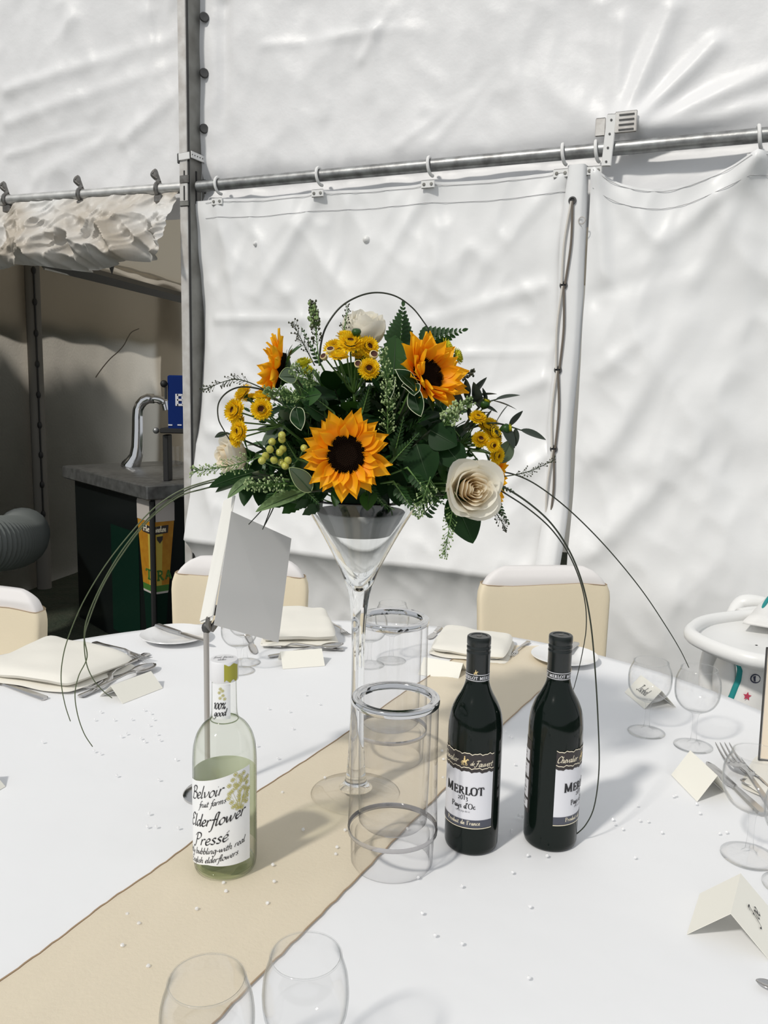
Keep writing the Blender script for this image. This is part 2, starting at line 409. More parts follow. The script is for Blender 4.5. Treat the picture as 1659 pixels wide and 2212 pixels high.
def lettering(mb, text, surf, x0, y0, h, slant=.18, wmax=.11, wmin=.03, pen=40, serif=False, track=0.0, rise=0.0, straight=False, squeeze=1.0):
    """text written from (x0,y0) on surface surf(x,y)->Vector; returns end x"""
    x = x0
    for ch in text:
        smooth = True
        if serif and ch in SERIF: adv, strokes = SERIF[ch]; smooth = ch in 'O'; sl = 0.0
        else: adv, strokes = G.get(ch, G[' ']); sl = slant
        for st in strokes:
            pts = [Vector((a * squeeze + sl * b, b, 0)) for a, b in st]
            if smooth and len(pts) > 2: pts = curve(pts, 4)
            n = len(pts); L = []
            for i, p in enumerate(pts):
                t = pts[min(i + 1, n - 1)] - pts[max(i - 1, 0)]
                if t.length < 1e-9: t = Vector((1, 0, 0))
                t.normalize(); th = math.atan2(t.y, t.x)
                w = (wmin + (wmax - wmin) * abs(math.sin(th - math.radians(pen)))) / 2
                nn = Vector((-t.y, t.x, 0)) * w
                for q in (p + nn, p - nn):
                    gx = x + q.x * h; L.append(surf(gx, y0 + q.y * h + rise * (gx - x0)))
            mb.add(L, [(2 * i, 2 * i + 1, 2 * i + 3, 2 * i + 2) for i in range(n - 1)])
        x += (adv * squeeze + track) * h
    return x
def text_width(text, h, serif=False, track=0.0, squeeze=1.0):
    return sum(((SERIF[c][0] if serif and c in SERIF else G.get(c, G[' '])[0]) * squeeze + track) * h for c in text)
# ================================================================ THE SETTING: marquee walls, floor, bar tent
Z = Vector((0, 0, 1))
WA = Vector((-0.812, 3.775, 0)); WU = Vector((0.9126, -0.4084, 0)).normalized(); WN = Vector((WU.y, -WU.x, 0))
WN = -WN if WN.y > 0 else WN
LA = Vector((-0.90, 3.805, 0)); LU = Vector((-0.9355, 0.3533, 0)).normalized(); LN = Vector((LU.y, -LU.x, 0))
LN = -LN if LN.y > 0 else LN
RAIL_Z = 2.2
def wpt(s, z, off=0.0): return WA + WU * s + WN * off + Z * z
def lpt(s, z, off=0.0): return LA + LU * s + LN * off + Z * z
def wsz(px, py):
    p = at_plane(px, py, WA, WN); return ((p - WA).dot(WU), p.z)
def lsz(px, py):
    p = at_plane(px, py, LA, LN); return ((p - LA).dot(LU), p.z)

def ridges(S, ZZ, segs, conv):
    """tension folds of the cloth: ridge lines between two points, (x0,y0,x1,y1,width,height)"""
    H = np.zeros_like(S)
    for x0, y0, x1, y1, w, a in segs:
        s0, z0 = conv(x0, y0); s1, z1 = conv(x1, y1)
        dx, dz = s1 - s0, z1 - z0; l2 = dx * dx + dz * dz + 1e-9
        t = np.clip(((S - s0) * dx + (ZZ - z0) * dz) / l2, 0, 1)
        d = np.hypot(S - s0 - t * dx, ZZ - z0 - t * dz)
        H += a * np.exp(-(d / w) ** 2) * (1 - .65 * t)
    return H
def crumple(S, ZZ, seed, k=1.0):
    return k * (.010 * lattice_noise(S * 2.1 + ZZ * .5, ZZ * 1.1, seed) + .0045 * lattice_noise(S * 7 + ZZ * 3.0, ZZ * 3.2 - S * 1.5, seed + 1)
                + .0020 * lattice_noise(S * 19 - ZZ * 6, ZZ * 9 + S * 5, seed + 2)
                + .0065 * (1 - 2.2 * np.abs(lattice_noise(S * 4.5 + ZZ * 2.6, ZZ * 2.2 - S * 2.4, seed + 3))) + .0030 * (1 - 2 * np.abs(lattice_noise(S * 11 - ZZ * 3, ZZ * 8 + S * 6, seed + 4))))
def cloth_grid(name, s0, s1, z0f, z1f, ns, nz, hfun, pt, material, parent=None):
    u = np.linspace(0, 1, ns)[:, None]; v = np.linspace(0, 1, nz)[None, :]
    S = s0 + (s1 - s0) * u + 0 * v
    zb = np.array([z0f(x) for x in S[:, 0]])[:, None]; zt = np.array([z1f(x) for x in S[:, 0]])[:, None]
    ZZ = zb + (zt - zb) * v
    H = hfun(S, ZZ)
    P = [[pt(S[i, j], ZZ[i, j], H[i, j]) for j in range(nz)] for i in range(ns)]
    return MB().grid(P).build(name, material, parent, True)

# ground
f = MB().add([(-9, -6, 0), (9, -6, 0), (9, 12, 0), (-9, 12, 0)], [(0, 1, 2, 3)]).build('floor', ground_mat)
tag(f, 'dark trodden grass ground under the marquee', kind='structure')

# upper white canvas, right of the post
seg_up = [(1322, 262, 1338, 40, .03, .026), (1352, 245, 1450, 10, .035, .046), (1372, 262, 1545, 85, .03, .046), (1385, 275, 1659, 150, .035, .042), (1390, 290, 1659, 215, .03, .03),
          (1292, 0, 1290, 285, .02, .012), (1300, 270, 1150, 160, .05, .014), (770, 120, 840, 0, .02, .012), (800, 60, 790, 200, .025, .014), (640, 0, 650, 330, .05, -.012), (470, 0, 470, 390, .03, -.02),
          (850, 310, 1000, 200, .02, .006), (930, 300, 1060, 150, .02, .006), (700, 70, 900, 50, .02, .006), (560, 90, 760, 70, .02, .006), (690, 240, 700, 90, .03, .008)]
wb = cloth_grid('wall_back', -.055, 4.6, lambda s: 1.95, lambda s: 3.4, 270, 110,
                lambda S, ZZ: -.045 + ridges(S, ZZ, seg_up, wsz) + crumple(S, ZZ, 3) - .03 * np.exp(-((ZZ - RAIL_Z) / .05) ** 2), wpt, canvas)
tag(wb, 'white marquee canvas above the rail with creases pulling from a clamp', kind='structure')
# dark toggles on the edge of the upper canvas next to the post
for i, py in enumerate((37, 158, 278, 398)):
    p = at_plane(441, py, WA - WN * .028, WN) - WN * .005
    m = MB().lathe([(.004, -.004), (.017, -.006), (.021, 0), (.017, .006), (.004, .004)], 14, p + WN * .005, WN + WU * .9)
    m.build('toggle', dark_metal, wb)

# upper white canvas, left of the post
seg_l = [(0, 190, 388, 60, .03, .012), (0, 260, 388, 120, .03, .010), (120, 0, 200, 200, .05, .012), (250, 300, 388, 180, .03, .012), (60, 380, 300, 250, .04, .010), (0, 330, 200, 270, .02, .008), (300, 20, 330, 300, .04, .012)]
wl = cloth_grid('wall_left', -.06, 1.72, lambda s: RAIL_Z - .12, lambda s: 3.4, 120, 90,
                lambda S, ZZ: -.05 + ridges(S, ZZ, seg_l, lsz) + crumple(S, ZZ, 9, 1.1), lpt, canvas)
tag(wl, 'white marquee canvas above the rolled curtain beside the post', kind='structure')

# lower hung curtains
HOOKS = [475, 692, 930, 1217, 1288, 1637]
def rail_pt(px):
    s, z = wsz(px, 404 - (px - 440) * (111 / 1219.)); return s
hook_s = [rail_pt(x) for x in HOOKS]
S_SPLIT = wsz(1236, 600)[0]
def top1(s):
    t = RAIL_Z - .058
    for a, b in ((hook_s[0], hook_s[1]), (hook_s[1], hook_s[2]), (hook_s[2], hook_s[3])):
        if a <= s <= b: t -= .007 * math.sin(math.pi * (s - a) / (b - a))
    return t
def top2(s):
    a, b = hook_s[4], hook_s[5]
    if s < a: return RAIL_Z - .06
    if s <= b: return RAIL_Z - .055 - .085 * math.sin(math.pi * ((s - a) / (b - a)) ** .8)
    return RAIL_Z - .05 - .05 * math.sin(min(1, (s - b) / .7) * math.pi)
seg1 = [(475, 440, 520, 700, .04, .018), (692, 415, 560, 640, .03, .016), (692, 415, 700, 700, .04, .012), (930, 395, 800, 620, .03, .014), (930, 395, 960, 640, .04, .014), (1217, 380, 1060, 560, .035, .016), (1217, 380, 1190, 700, .03, .014),
        (480, 850, 640, 900, .03, .010), (470, 930, 700, 1020, .03, .012), (1170, 620, 900, 700, .03, .012), (1180, 820, 980, 900, .03, .014), (1190, 980, 1000, 1120, .03, .016), (470, 690, 800, 690, .02, .010), (800, 770, 1180, 760, .015, .010), (620, 1180, 480, 1080, .04, .02)]
def h1(S, ZZ):
    z0 = .66
    bulge = .10 * np.exp(-np.clip(ZZ - z0, 0, 9) / .35) * (ZZ >= z0) + .10 * np.exp(-np.clip(z0 - ZZ, 0, 9) / .09) * (ZZ < z0)
    edge = -.045 * np.exp(-(S + .06) / .05) * (1 + .8 * np.sin(ZZ * 5.2 + .5)) * (S < .3)
    return .0 + ridges(S, ZZ, seg1, wsz) + 1.3 * crumple(S, ZZ, 21) + bulge + edge + .012 * np.sin(S * 9 + 1.2 * np.sin(ZZ * 2)) * np.clip((2.2 - ZZ) / .5, 0, 1)
seg2 = [(1288, 375, 1310, 640, .03, .030), (1288, 375, 1420, 520, .03, .012), (1637, 345, 1440, 520, .035, .030), (1637, 345, 1500, 600, .04, .026), (1637, 345, 1600, 700, .05, .02), (1290, 640, 1500, 560, .04, -.012), (1300, 980, 1480, 700, .05, .022), (1290, 1180, 1560, 900, .05, .022), (1400, 1000, 1659, 700, .06, .016), (1300, 800, 1400, 720, .03, .010)]
def h2(S, ZZ):
    return .004 + ridges(S, ZZ, seg2, wsz) + 1.2 * crumple(S, ZZ, 33) + .05 * np.exp(-((ZZ - .62) / .3) ** 2) + .02 * np.sin(S * 7 + ZZ) * np.clip((2.2 - ZZ) / .6, 0, 1)
def hem(mb, s0, s1, top, hf, drop, ns=60):
    ss = np.linspace(s0, s1, ns); tz = np.array([top(x) for x in ss]) - drop
    H = hf(ss[:, None], tz[:, None])[:, 0] + .0025
    mb.tube([wpt(ss[i], tz[i], H[i]) for i in range(ns)], .0010, 4)
c1 = thing('side_curtain', 'white hung side curtain behind the flowers, between post and lacing', 'curtain')
cloth_grid('panel', -.048, S_SPLIT + .012, lambda s: .02, top1, 170, 150, h1, wpt, canvas_low, c1)
m = MB(); hem(m, .015, S_SPLIT, top1, h1, .012); hem(m, .015, S_SPLIT, top1, h1, .075); m.build('hem_stitching', hem_grey, c1)
c2 = thing('side_curtain', 'white side curtain right of the lacing, sagging from its hooks', 'curtain')
cloth_grid('panel', S_SPLIT + .05, 4.5, lambda s: .02, top2, 250, 150, h2, wpt, canvas_low, c2)
m = MB(); hem(m, S_SPLIT + .06, 4.4, top2, h2, .010); hem(m, S_SPLIT + .06, 4.4, top2, h2, .068); m.build('hem_stitching', hem_grey, c2)
# lacing flap between the curtains
def flap_s(z):
    a, b = wsz(1243, 440), wsz(1190, 1225)
    return a[0] + (b[0] - a[0]) * (a[1] - z) / (a[1] - b[1])
zt = RAIL_Z - .05
P = []
for k, off in enumerate((-.036, -.03, -.004, .03, .042, .05)):
    hh = (0.03, .045, .05, .05, .044, .0)[k]
    P.append([wpt(flap_s(z) + off * (1 if z < 1.95 else 1 - .25 * (z - 1.95) / .2) + .004 * math.sin(z * 9), z,
                  hh + .10 * max(0, 1 - abs(z - .66) / .3)) for z in np.linspace(.05, zt, 60)])
MB().grid(P).build('lacing_flap', canvas_low, c1, True)
eyes = [(1243, 440), (1224, 620), (1212, 800), (1203, 968), (1190, 1133)]
cord = MB(); pts = []
for i, (ex, ey) in enumerate(eyes):
    s, z = wsz(ex, ey); c = wpt(s, z, .053)
    MB().lathe([(.007, .0), (.009, .004), (.0135, .004), (.0145, .0)], 16, c, WN, False, False).build('eyelet', dark_metal, c1)
    MB().lathe([(.0001, .001), (.0085, .001)], 12, c, WN, False, False).build('eyelet_hole', shadow_rubber, c1)
    s2, z2 = wsz(*eyes[i + 1]) if i + 1 < len(eyes) else wsz(1186, 1240)
    for k, (o, mt) in enumerate(((-.006, rope), (.006, rope_brown))):
        a = wpt(s + o * .3, z - .003, .06); b = wpt(s2 + o, z2 + .004, .057); mid = (a + b) / 2 + WU * (o * 1.4)
        MB().tube(curve([a, mid, b], 8), .0042, 6).build('lace_loop', mt, c1)
for px, py, r in ((556, 528, .009), (793, 518, .013)):
    s, z = wsz(px, py); hh = float(h1(np.array([[s]]), np.array([[z]]))[0, 0])
    MB().lathe([(r * 1.3, -.004), (r, .006), (r * .5, .012), (.0005, .013)], 16, wpt(s, z, hh), WN).build('button', white_plastic, c1)
s, z = wsz(1263, 482)
MB().tube([wpt(s, z, .052) + (WU * math.cos(a) + Z * math.sin(a)) * .012 for a in np.linspace(0, 6.28, 16)[:-1]], .002, 5, True).build('ring', alu, c2)

# rails
r1 = thing('tent_rail', 'grey galvanised rail carrying the white side curtains', 'rail')
MB().tube([wpt(s, RAIL_Z, .012) for s in np.linspace(-.02, 4.4, 12)], .0235, 14).build('tube', galv, r1)
r2 = thing('tent_rail', 'bright rail left of the post above the bar opening', 'rail')
MB().tube([lpt(s, RAIL_Z, .012) for s in np.linspace(.0, 1.85, 10)], .0235, 14).build('tube', galv_light, r2)

# curtain hooks
HL = ['white curtain hook nearest the marquee post', 'second white curtain hook from the post, above the flowers', 'white curtain hook halfway along the rail above the sunflowers',
      'white curtain hook just left of the lacing flap', 'white curtain hook between the lacing flap and the rail clamp', 'white curtain hook at the right end of the rail']
for s, l in zip(hook_s, HL):
    h = thing('curtain_hook', l, 'hook', wpt(s, RAIL_Z, 0), group='curtain hooks on the rail')
    ring_pts = [WN * (.012 + .034 * math.cos(a)) + Z * (.034 * math.sin(a) - .004) - WU * .004 * (a - 1.5) for a in np.linspace(2.5, -1.75, 16)]
    MB().tube(ring_pts, .0062, 8).build('hook_ring', white_plastic, h)
    M3 = Matrix((WU, WN, Z)).transposed()
    MB().box(WN * .022 - Z * .070, (.056, .006, .030), M3, .008).build('tab', white_plastic, h)
    for dx in (-.015, .015):
        MB().lathe([(.0065, 0), (.0055, .003), (.001, .0035)], 10, WN * .025 - Z * .070 + WU * dx, WN).build('rivet', alu_shaded_dirty, h)

# clamp on the right part of the rail
s, z = wsz(1320, 318); M3 = Matrix((WU, WN, Z)).transposed()
cl = thing('rail_clamp', 'white strap clamp with a slotted plate on the rail above the lacing', 'clamp', wpt(s, RAIL_Z, .0))
m = MB(); m.box(WN * .045 + Z * .02 + WU * .0, (.034, .006, .17), M3 @ Matrix.Rotation(.06, 3, 'Y'), .003); m.build('strap', white_plastic, cl)
for k in range(4): MB().lathe([(.004, 0), (.004, .002), (.0005, .0022)], 8, WN * .048 + Z * (.085 - k * .045) + WU * (.004 - .003 * k), WN).build('strap_hole', dark_metal, cl)
MB().box(WN * .044 + Z * .075 + WU * .052, (.075, .008, .07), M3, .003).build('slotted_plate', alu, cl)
for k in range(4): MB().box(WN * .0495 + Z * (.050 + k * .016) + WU * .055, (.05, .004, .004), M3).build('slot', dark_metal, cl)
MB().box(WN * .03 + Z * .07 - WU * .035, (.035, .006, .06), M3, .003).build('side_plate', alu, cl)

# clips on the left rail
for px, l in ((20, 'dark steel clip at the left end of the rail'), (180, 'dark steel clip halfway along the left rail'), (347, 'dark steel clip on the left rail nearest the post')):
    py = 434 - px * (28 / 388.)
    s, z = lsz(px, py); k = thing('rail_clip', l, 'clip', lpt(s, RAIL_Z, .012), group='clips on the left rail')
    M3 = Matrix((LU, LN, Z)).transposed()
    MB().tube([LN * .027 * math.cos(a) + Z * .027 * math.sin(a) for a in np.linspace(0, 2 * math.pi, 18)[:-1]], .009, 6, True).build('collar', clip_metal, k)
    MB().tube(curve([Z * .03, Z * .06 + LU * .012, Z * .078 + LU * .02, Z * .062 + LU * .034, Z * .04 + LU * .006], 5), .0085, 6, flat=1.4).build('eye', clip_metal, k)
    MB().box(Z * -.042 - LU * .006 + LN * .006, (.045, .03, .035), M3, .006).build('lug', clip_metal, k)

# the post
post = thing('tent_post', 'grey aluminium marquee post with worn front edge and shade coloured into its side', 'post', at_plane(400, 700, WA + WN * .05, WN).xy.to_3d())
pc = Vector(post.location); M3 = Matrix((WU, WN, Z)).transposed()
FW, SW = .052, .105
def loc(v): return v - pc
cpt = pc.copy()
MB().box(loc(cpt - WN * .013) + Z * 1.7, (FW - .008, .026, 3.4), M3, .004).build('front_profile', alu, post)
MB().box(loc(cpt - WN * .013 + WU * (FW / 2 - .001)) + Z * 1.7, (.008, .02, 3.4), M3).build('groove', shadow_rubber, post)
MB().box(loc(cpt + WU * (FW / 2 - .012) - WN * (SW / 2 + .006)) + Z * 1.7, (.034, SW, 3.4), M3, .004).build('side_profile', alu_shaded_dirty, post)  # shade of the side face is put into its dark colour
MB().box(loc(cpt + WU * .012 - WN * (SW + .012)) + Z * 1.7, (.05, .01, 3.4), M3, .002).build('back_profile', alu_shaded_dirty, post)
def post_face(px, py, off=.0):
    return at_plane(px, py, cpt + WN * off, WN)
for py, hgt in ((380, .045), (417, .06)):
    p = post_face(398, py)
    MB().box(loc(p) , (.008, .004, hgt), M3, .002).build('slot', shadow_rubber, post)
p = post_face(398, 387); MB().box(loc(p), (.046, .008, .032), M3, .002).build('bracket', clip_metal, post)
p = post_face(398, 440); MB().box(loc(p), (.046, .007, .022), M3, .003).build('bracket', alu_shaded_dirty, post)
sp = cpt + WU * (FW / 2 + .006) - WN * .05
for py, hgt in ((382, .045), (425, .07)):
    p = at_plane(424, py, sp, WU); MB().box(loc(p), (.004, .008, hgt), M3).build('slot', shadow_rubber, post)
p = post_face(398, 338)
st = thing('post_strap', 'white buckled strap with holes around the post', 'strap', p)
MB().box(WN * .004 + WU * .002, (FW + .006, .005, .03), M3 @ Matrix.Rotation(-.05, 3, 'Y'), .002).build('band', white_plastic, st)
MB().box(WU * (FW / 2 + .010) - WN * .05 + Z * .006, (.005, .10, .03), M3, .002).build('band', white_plastic, st)
MB().box(-WU * (FW / 2 + .004) + WN * .0 - Z * .006, (.010, .012, .042), M3, .003).build('buckle', dark_metal, st)
for k in range(5): MB().lathe([(.003, 0), (.0028, .0012), (.0004, .0014)], 8, WU * (FW / 2 + .0125) - WN * (.005 + .018 * k) + Z * .006, WU).build('strap_hole', dark_metal, st)

# rolled up curtain below the left rail
def roll_h(S, ZZ):
    t = np.clip((RAIL_Z - ZZ) / .33, 0, 1)
    ks = [lsz(x, 434 - x * .072)[0] for x in (347, 180, 20)] + [1.6, 2.1]
    pull = sum(np.exp(-((S - k) / .05) ** 2) for k in ks)
    scal = np.abs(np.sin((S - ks[0]) * math.pi / (ks[1] - ks[0])))
    seg_ = (S - ks[0]) / (ks[1] - ks[0])
    sw = np.abs(np.sin(seg_ * math.pi))
    fold = lambda x: 1 - np.abs(np.sin(x)) ** .6                     # sharp edged pleats
    pl = .055 * fold(seg_ * 5.3 + t * 2.1 + .6 * lattice_noise(S * 4, t * 2, 14)) * np.clip(t * 1.6, .15, 1) + .035 * fold(seg_ * 9.1 - t * 4.2 + 1.1 + lattice_noise(S * 6, t * 3, 15)) * np.clip(t * 2, .1, 1)
    cr = .030 * (1 - np.abs(lattice_noise(S * 9 + t * 3, t * 3.2 - S * 2, 5)) * 2) * np.clip(t * 2, 0, 1) + .012 * (1 - np.abs(lattice_noise(S * 22 - t * 8, t * 6 + S * 5, 6)) * 2)
    return .02 + .11 * np.sin(t * math.pi * .62) * (.3 + .7 * sw) - .02 * pull * (1 - t) + pl + cr - .10 * np.clip((t - .80) / .20, 0, 1) ** 2
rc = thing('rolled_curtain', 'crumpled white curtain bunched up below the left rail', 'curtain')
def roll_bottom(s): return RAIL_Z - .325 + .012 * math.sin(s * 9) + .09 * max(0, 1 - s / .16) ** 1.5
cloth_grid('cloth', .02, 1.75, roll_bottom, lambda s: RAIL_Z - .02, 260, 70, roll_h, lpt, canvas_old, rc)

# ---------------------------------------------------------------- bar tent behind the opening
BW = Vector((.19, .98, 0)).normalized(); BP = Vector((-2.25, 5.45, 0)); BN = Vector((BW.y, -BW.x, 0))      # wall line, inward normal
corner = BP + BW * ((7.6 - BP.y) / BW.y)
def bpt(s, z, off=0.0): return BP + BW * s + BN * off + Z * z
def bsz(px, py):
    p = at_plane(px, py, BP, BN); return ((p - BP).dot(BW), p.z)
s_end = (corner - BP).dot(BW)
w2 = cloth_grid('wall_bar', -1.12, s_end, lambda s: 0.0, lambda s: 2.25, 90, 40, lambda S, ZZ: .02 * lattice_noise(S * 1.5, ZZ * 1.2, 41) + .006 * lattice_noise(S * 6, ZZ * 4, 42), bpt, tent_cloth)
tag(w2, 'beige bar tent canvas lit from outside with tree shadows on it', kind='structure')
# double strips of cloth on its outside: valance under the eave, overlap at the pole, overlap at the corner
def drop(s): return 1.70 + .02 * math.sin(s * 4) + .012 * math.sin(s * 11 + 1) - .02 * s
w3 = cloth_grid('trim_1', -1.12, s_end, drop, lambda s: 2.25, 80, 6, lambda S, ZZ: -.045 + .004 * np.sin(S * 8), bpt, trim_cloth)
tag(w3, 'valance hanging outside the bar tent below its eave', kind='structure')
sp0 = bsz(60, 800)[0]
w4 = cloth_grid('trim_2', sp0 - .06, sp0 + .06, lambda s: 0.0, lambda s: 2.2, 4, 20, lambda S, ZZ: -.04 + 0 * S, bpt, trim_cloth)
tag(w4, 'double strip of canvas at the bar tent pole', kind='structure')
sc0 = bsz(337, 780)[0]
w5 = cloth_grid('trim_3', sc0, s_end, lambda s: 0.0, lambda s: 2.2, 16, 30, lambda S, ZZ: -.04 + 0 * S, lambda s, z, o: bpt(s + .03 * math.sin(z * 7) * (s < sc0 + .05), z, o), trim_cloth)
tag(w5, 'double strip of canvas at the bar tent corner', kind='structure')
# far side of the bar tent and its roof
fd = Vector((BW.y, -BW.x, 0))
pR = corner + fd * 4.2
w6 = MB().grid([[corner + fd * t + Z * z for z in (0, 1.1, 2.25)] for t in (0, 2.1, 4.2)]).build('wall_far', tent_cloth)
tag(w6, 'far canvas side of the bar tent behind the post', kind='structure')
eave0, eave1 = bpt(-1.12, 2.2), bpt(s_end, 2.2)
ridge_l = lpt(1.69, 2.35, -.03); ridge_r = wpt(3.2, 2.5, -.06)
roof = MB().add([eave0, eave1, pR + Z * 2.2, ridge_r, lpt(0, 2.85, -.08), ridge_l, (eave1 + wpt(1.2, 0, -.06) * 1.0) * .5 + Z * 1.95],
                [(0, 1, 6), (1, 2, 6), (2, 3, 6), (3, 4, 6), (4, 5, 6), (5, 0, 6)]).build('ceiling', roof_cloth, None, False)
tag(roof, 'beige canvas roof of the bar tent', kind='structure')
# eave beam
bm = thing('eave_beam', 'dark metal beam under the roof of the bar tent', 'beam')
a, b = at_y(95, 566, 5.40), at_y(392, 643, 7.35)
MB().tube([a, b], .045, 4).build('beam', dark_metal, bm)
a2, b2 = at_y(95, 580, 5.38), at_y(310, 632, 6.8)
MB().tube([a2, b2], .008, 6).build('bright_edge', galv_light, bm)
# tent pole with laced cloth strip at the left
s1, _ = bsz(62, 800)
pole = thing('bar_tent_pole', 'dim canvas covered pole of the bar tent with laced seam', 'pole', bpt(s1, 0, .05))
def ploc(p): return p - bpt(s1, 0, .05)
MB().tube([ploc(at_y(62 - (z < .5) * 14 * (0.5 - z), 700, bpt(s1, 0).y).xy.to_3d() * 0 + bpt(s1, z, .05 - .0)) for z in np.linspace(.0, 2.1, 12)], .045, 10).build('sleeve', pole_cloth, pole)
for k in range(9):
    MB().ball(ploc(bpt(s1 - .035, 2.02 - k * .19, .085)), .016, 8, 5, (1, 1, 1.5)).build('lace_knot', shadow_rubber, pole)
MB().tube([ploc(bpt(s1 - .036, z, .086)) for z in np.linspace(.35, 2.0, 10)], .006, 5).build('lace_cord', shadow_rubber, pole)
# hanging wire on the bar tent wall
wr = [(300, 710), (285, 717), (277, 728), (268, 745), (255, 760), (240, 773), (225, 790), (213, 806), (207, 815)]
w_ = MB().tube(curve([at_plane(x, y, BP + BN * .03, BN) for x, y in wr], 4), .004, 5).build('hanging_wire', rope_brown)
tag(w_, 'thin brown wire trailing down the bar tent canvas', 'wire')
p_ = at_plane(240, 571, BP + BN * .25, BN)
tag(MB().add([p_ + BW * .05, p_ - BW * .05, p_ - Z * .07 + BW * .01, p_ + BN * .02], [(0, 1, 2), (0, 2, 3), (1, 3, 2), (0, 3, 1)]).build('bunting_flag', dark_metal, None, False), 'small dark pennant hanging under the bar tent roof', 'flag')

# corrugated heater duct
dc = thing('heater_duct', 'ribbed flexible air duct lying at the foot of the bar tent wall', 'duct')
path = curve([at_y(-330, 1175, 3.6), at_y(-160, 1180, 3.8), at_y(-20, 1175, 4.1), at_y(38, 1168, 4.4), at_y(50, 1150, 4.62)], 60)
L = []; rr = []
for i, p in enumerate(path):
    L.append(p); rr.append(.138 + .006 * math.sin(i * 1.25))
MB().tube(L, rr, 22).build('ribbed_hose', mat('duct_fabric', (.13, .145, .14), .6), dc)

# trees outside the bar tent: their shadows fall on its canvas
leaf_far = mat('far_tree_leaf', (.04, .07, .03), .7)
def hedge_top(px):
    """height on the canvas that the crown shadow reaches, along the wall"""
    return np.interp(px, [-260, -80, 0, 30, 70, 100, 120, 150, 190, 225, 250, 280, 305, 330, 345, 370], [790, 770, 765, 790, 845, 850, 832, 818, 812, 822, 862, 880, 862, 838, 850, 900]) + 4 * math.sin(px * .9)
hdg = thing('outside_hedge', 'bushy hedge outside the bar tent, seen as its shadow on the canvas', 'hedge', bpt(-.5, 0, -.7))
m = MB(); ho = Vector(hdg.location)
for k in range(15000):
    px = nrng.uniform(-260, 372); dist = nrng.uniform(.35, .80)
    s_, z_ = bsz(px, hedge_top(px) + 4)
    q = bpt(s_, z_) - SUN_DIR * (dist / abs(SUN_DIR.dot(BN)))
    q.z *= 1 - nrng.uniform(0, 1) ** 1.2 * .95 - .02
    d_ = Vector(nrng.normal(0, 1, 3)).normalized() * .075; e_ = d_.cross(Vector(nrng.normal(0, 1, 3))).normalized() * .045
    m.add([q - ho - d_, q - ho - e_, q - ho + d_, q - ho + e_], [(0, 1, 2, 3)])
m.build('foliage', leaf_far, hdg, False)

# ---------------------------------------------------------------- the bar
BC = Vector((-1.11, 3.855, 0)); B1 = Vector((-.651, .759, 0)).normalized(); B2 = Vector((.759, .651, 0)).normalized(); BH = .88
counter_mat = mat('counter_metal', (.20, .205, .20), .32, .5, noise=(25, (.10, .10, .10), .4))
bar_black = mat('bar_black_panel', (.006, .008, .008), .35, spec=.2)
bar_green = mat('bar_green_print', (.003, .018, .011), .4, spec=.2)
foam_print = mat('beer_foam_print', (.52, .48, .45), .5)
amber = mat('beer_amber_print', (.48, .24, .02), .4, noise=(30, (.40, .16, .01), .4))
amber_light = mat('beer_gold_print', (.52, .40, .07), .4)
green_mid = mat('beer_green_print', (.05, .16, .025), .5)
red_print = mat('red_print', (.35, .01, .02), .5)
M3 = Matrix((-B1, B2, Z)).transposed()
bar = thing('bar_counter', 'dark portable bar with a metal top and a printed beer glass at its corner', 'bar', BC)
ctr = B1 * .55 + B2 * .35
MB().box(ctr + Z * (BH - .035), (1.10, .70, .07), M3, .006).build('worktop', counter_mat, bar)
ins = .05
ctr2 = B1 * (.55 + ins / 2) + B2 * (.35 + ins / 2)
MB().box(B1 * (.55) + B2 * (.35) + Z * ((BH - .07) / 2), (1.10 - 2 * ins, .70 - 2 * ins, BH - .07), M3, .004).build('front_panel', bar_black, bar)
c0 = (B1 + B2) * ins
def f1(x, z, h=0): return c0 + B1 * x - B2 * (.002 + h) + Z * z       # left face, x away from the corner
def f2(x, z, h=0): return c0 + B2 * x - B1 * (.002 + h) + Z * z       # right face
MB().tube([c0 - (B1 + B2) * .006 + Z * .0, c0 - (B1 + B2) * .006 + Z * (BH - .08)], .012, 8).build('corner_post', shadow_rubber, bar)
def bh(px, py): return at_y(px, py, (BC + c0).y).z
def quad(fn, x0, x1, z0, z1, x0b=None, x1b=None, h=0.0):
    x0b = x0 if x0b is None else x0b; x1b = x1 if x1b is None else x1b
    return MB().add([fn(x0b, z0, h), fn(x1b, z0, h), fn(x1, z1, h), fn(x0, z1, h)], [(0, 1, 2, 3)])
zF, zf, zg, zl, zb = bh(307, 1080), bh(307, 1128), bh(307, 1266), bh(307, 1282), bh(307, 1372)
for fn, w, wb_, n in ((f1, .168, .110, 'left'), (f2, .112, .072, 'right')):
    foam = MB().prism([(.014, zf), (w, zf), (w + .001, zF - .02), (w - .012, zF), (.014, zF)], lambda x, y, h, fn=fn: fn(x, y, h), .001).build('printed_foam', foam_print, bar)
    quad(fn, .012, w - .002, zg, zf, .012, wb_ + .006).build('printed_beer', amber, bar)
    quad(fn, .014, .05, zg, zf - .02, .014, .04, .0006).build('printed_highlight', amber_light, bar)
    quad(fn, .012, wb_ + .006, zl + .006, zg, .012, wb_ + .003).build('printed_green_band', green_mid, bar)
    quad(fn, .012, wb_ + .003, zl - .004, zl + .006, .012, wb_).build('printed_line', foam_print, bar)
    quad(fn, .012, wb_, zb, zl - .004, .012, wb_ * .8).build('printed_base', bar_green, bar)
    quad(fn, .16, .50, .05, .62).build('printed_green_field', bar_green, bar)
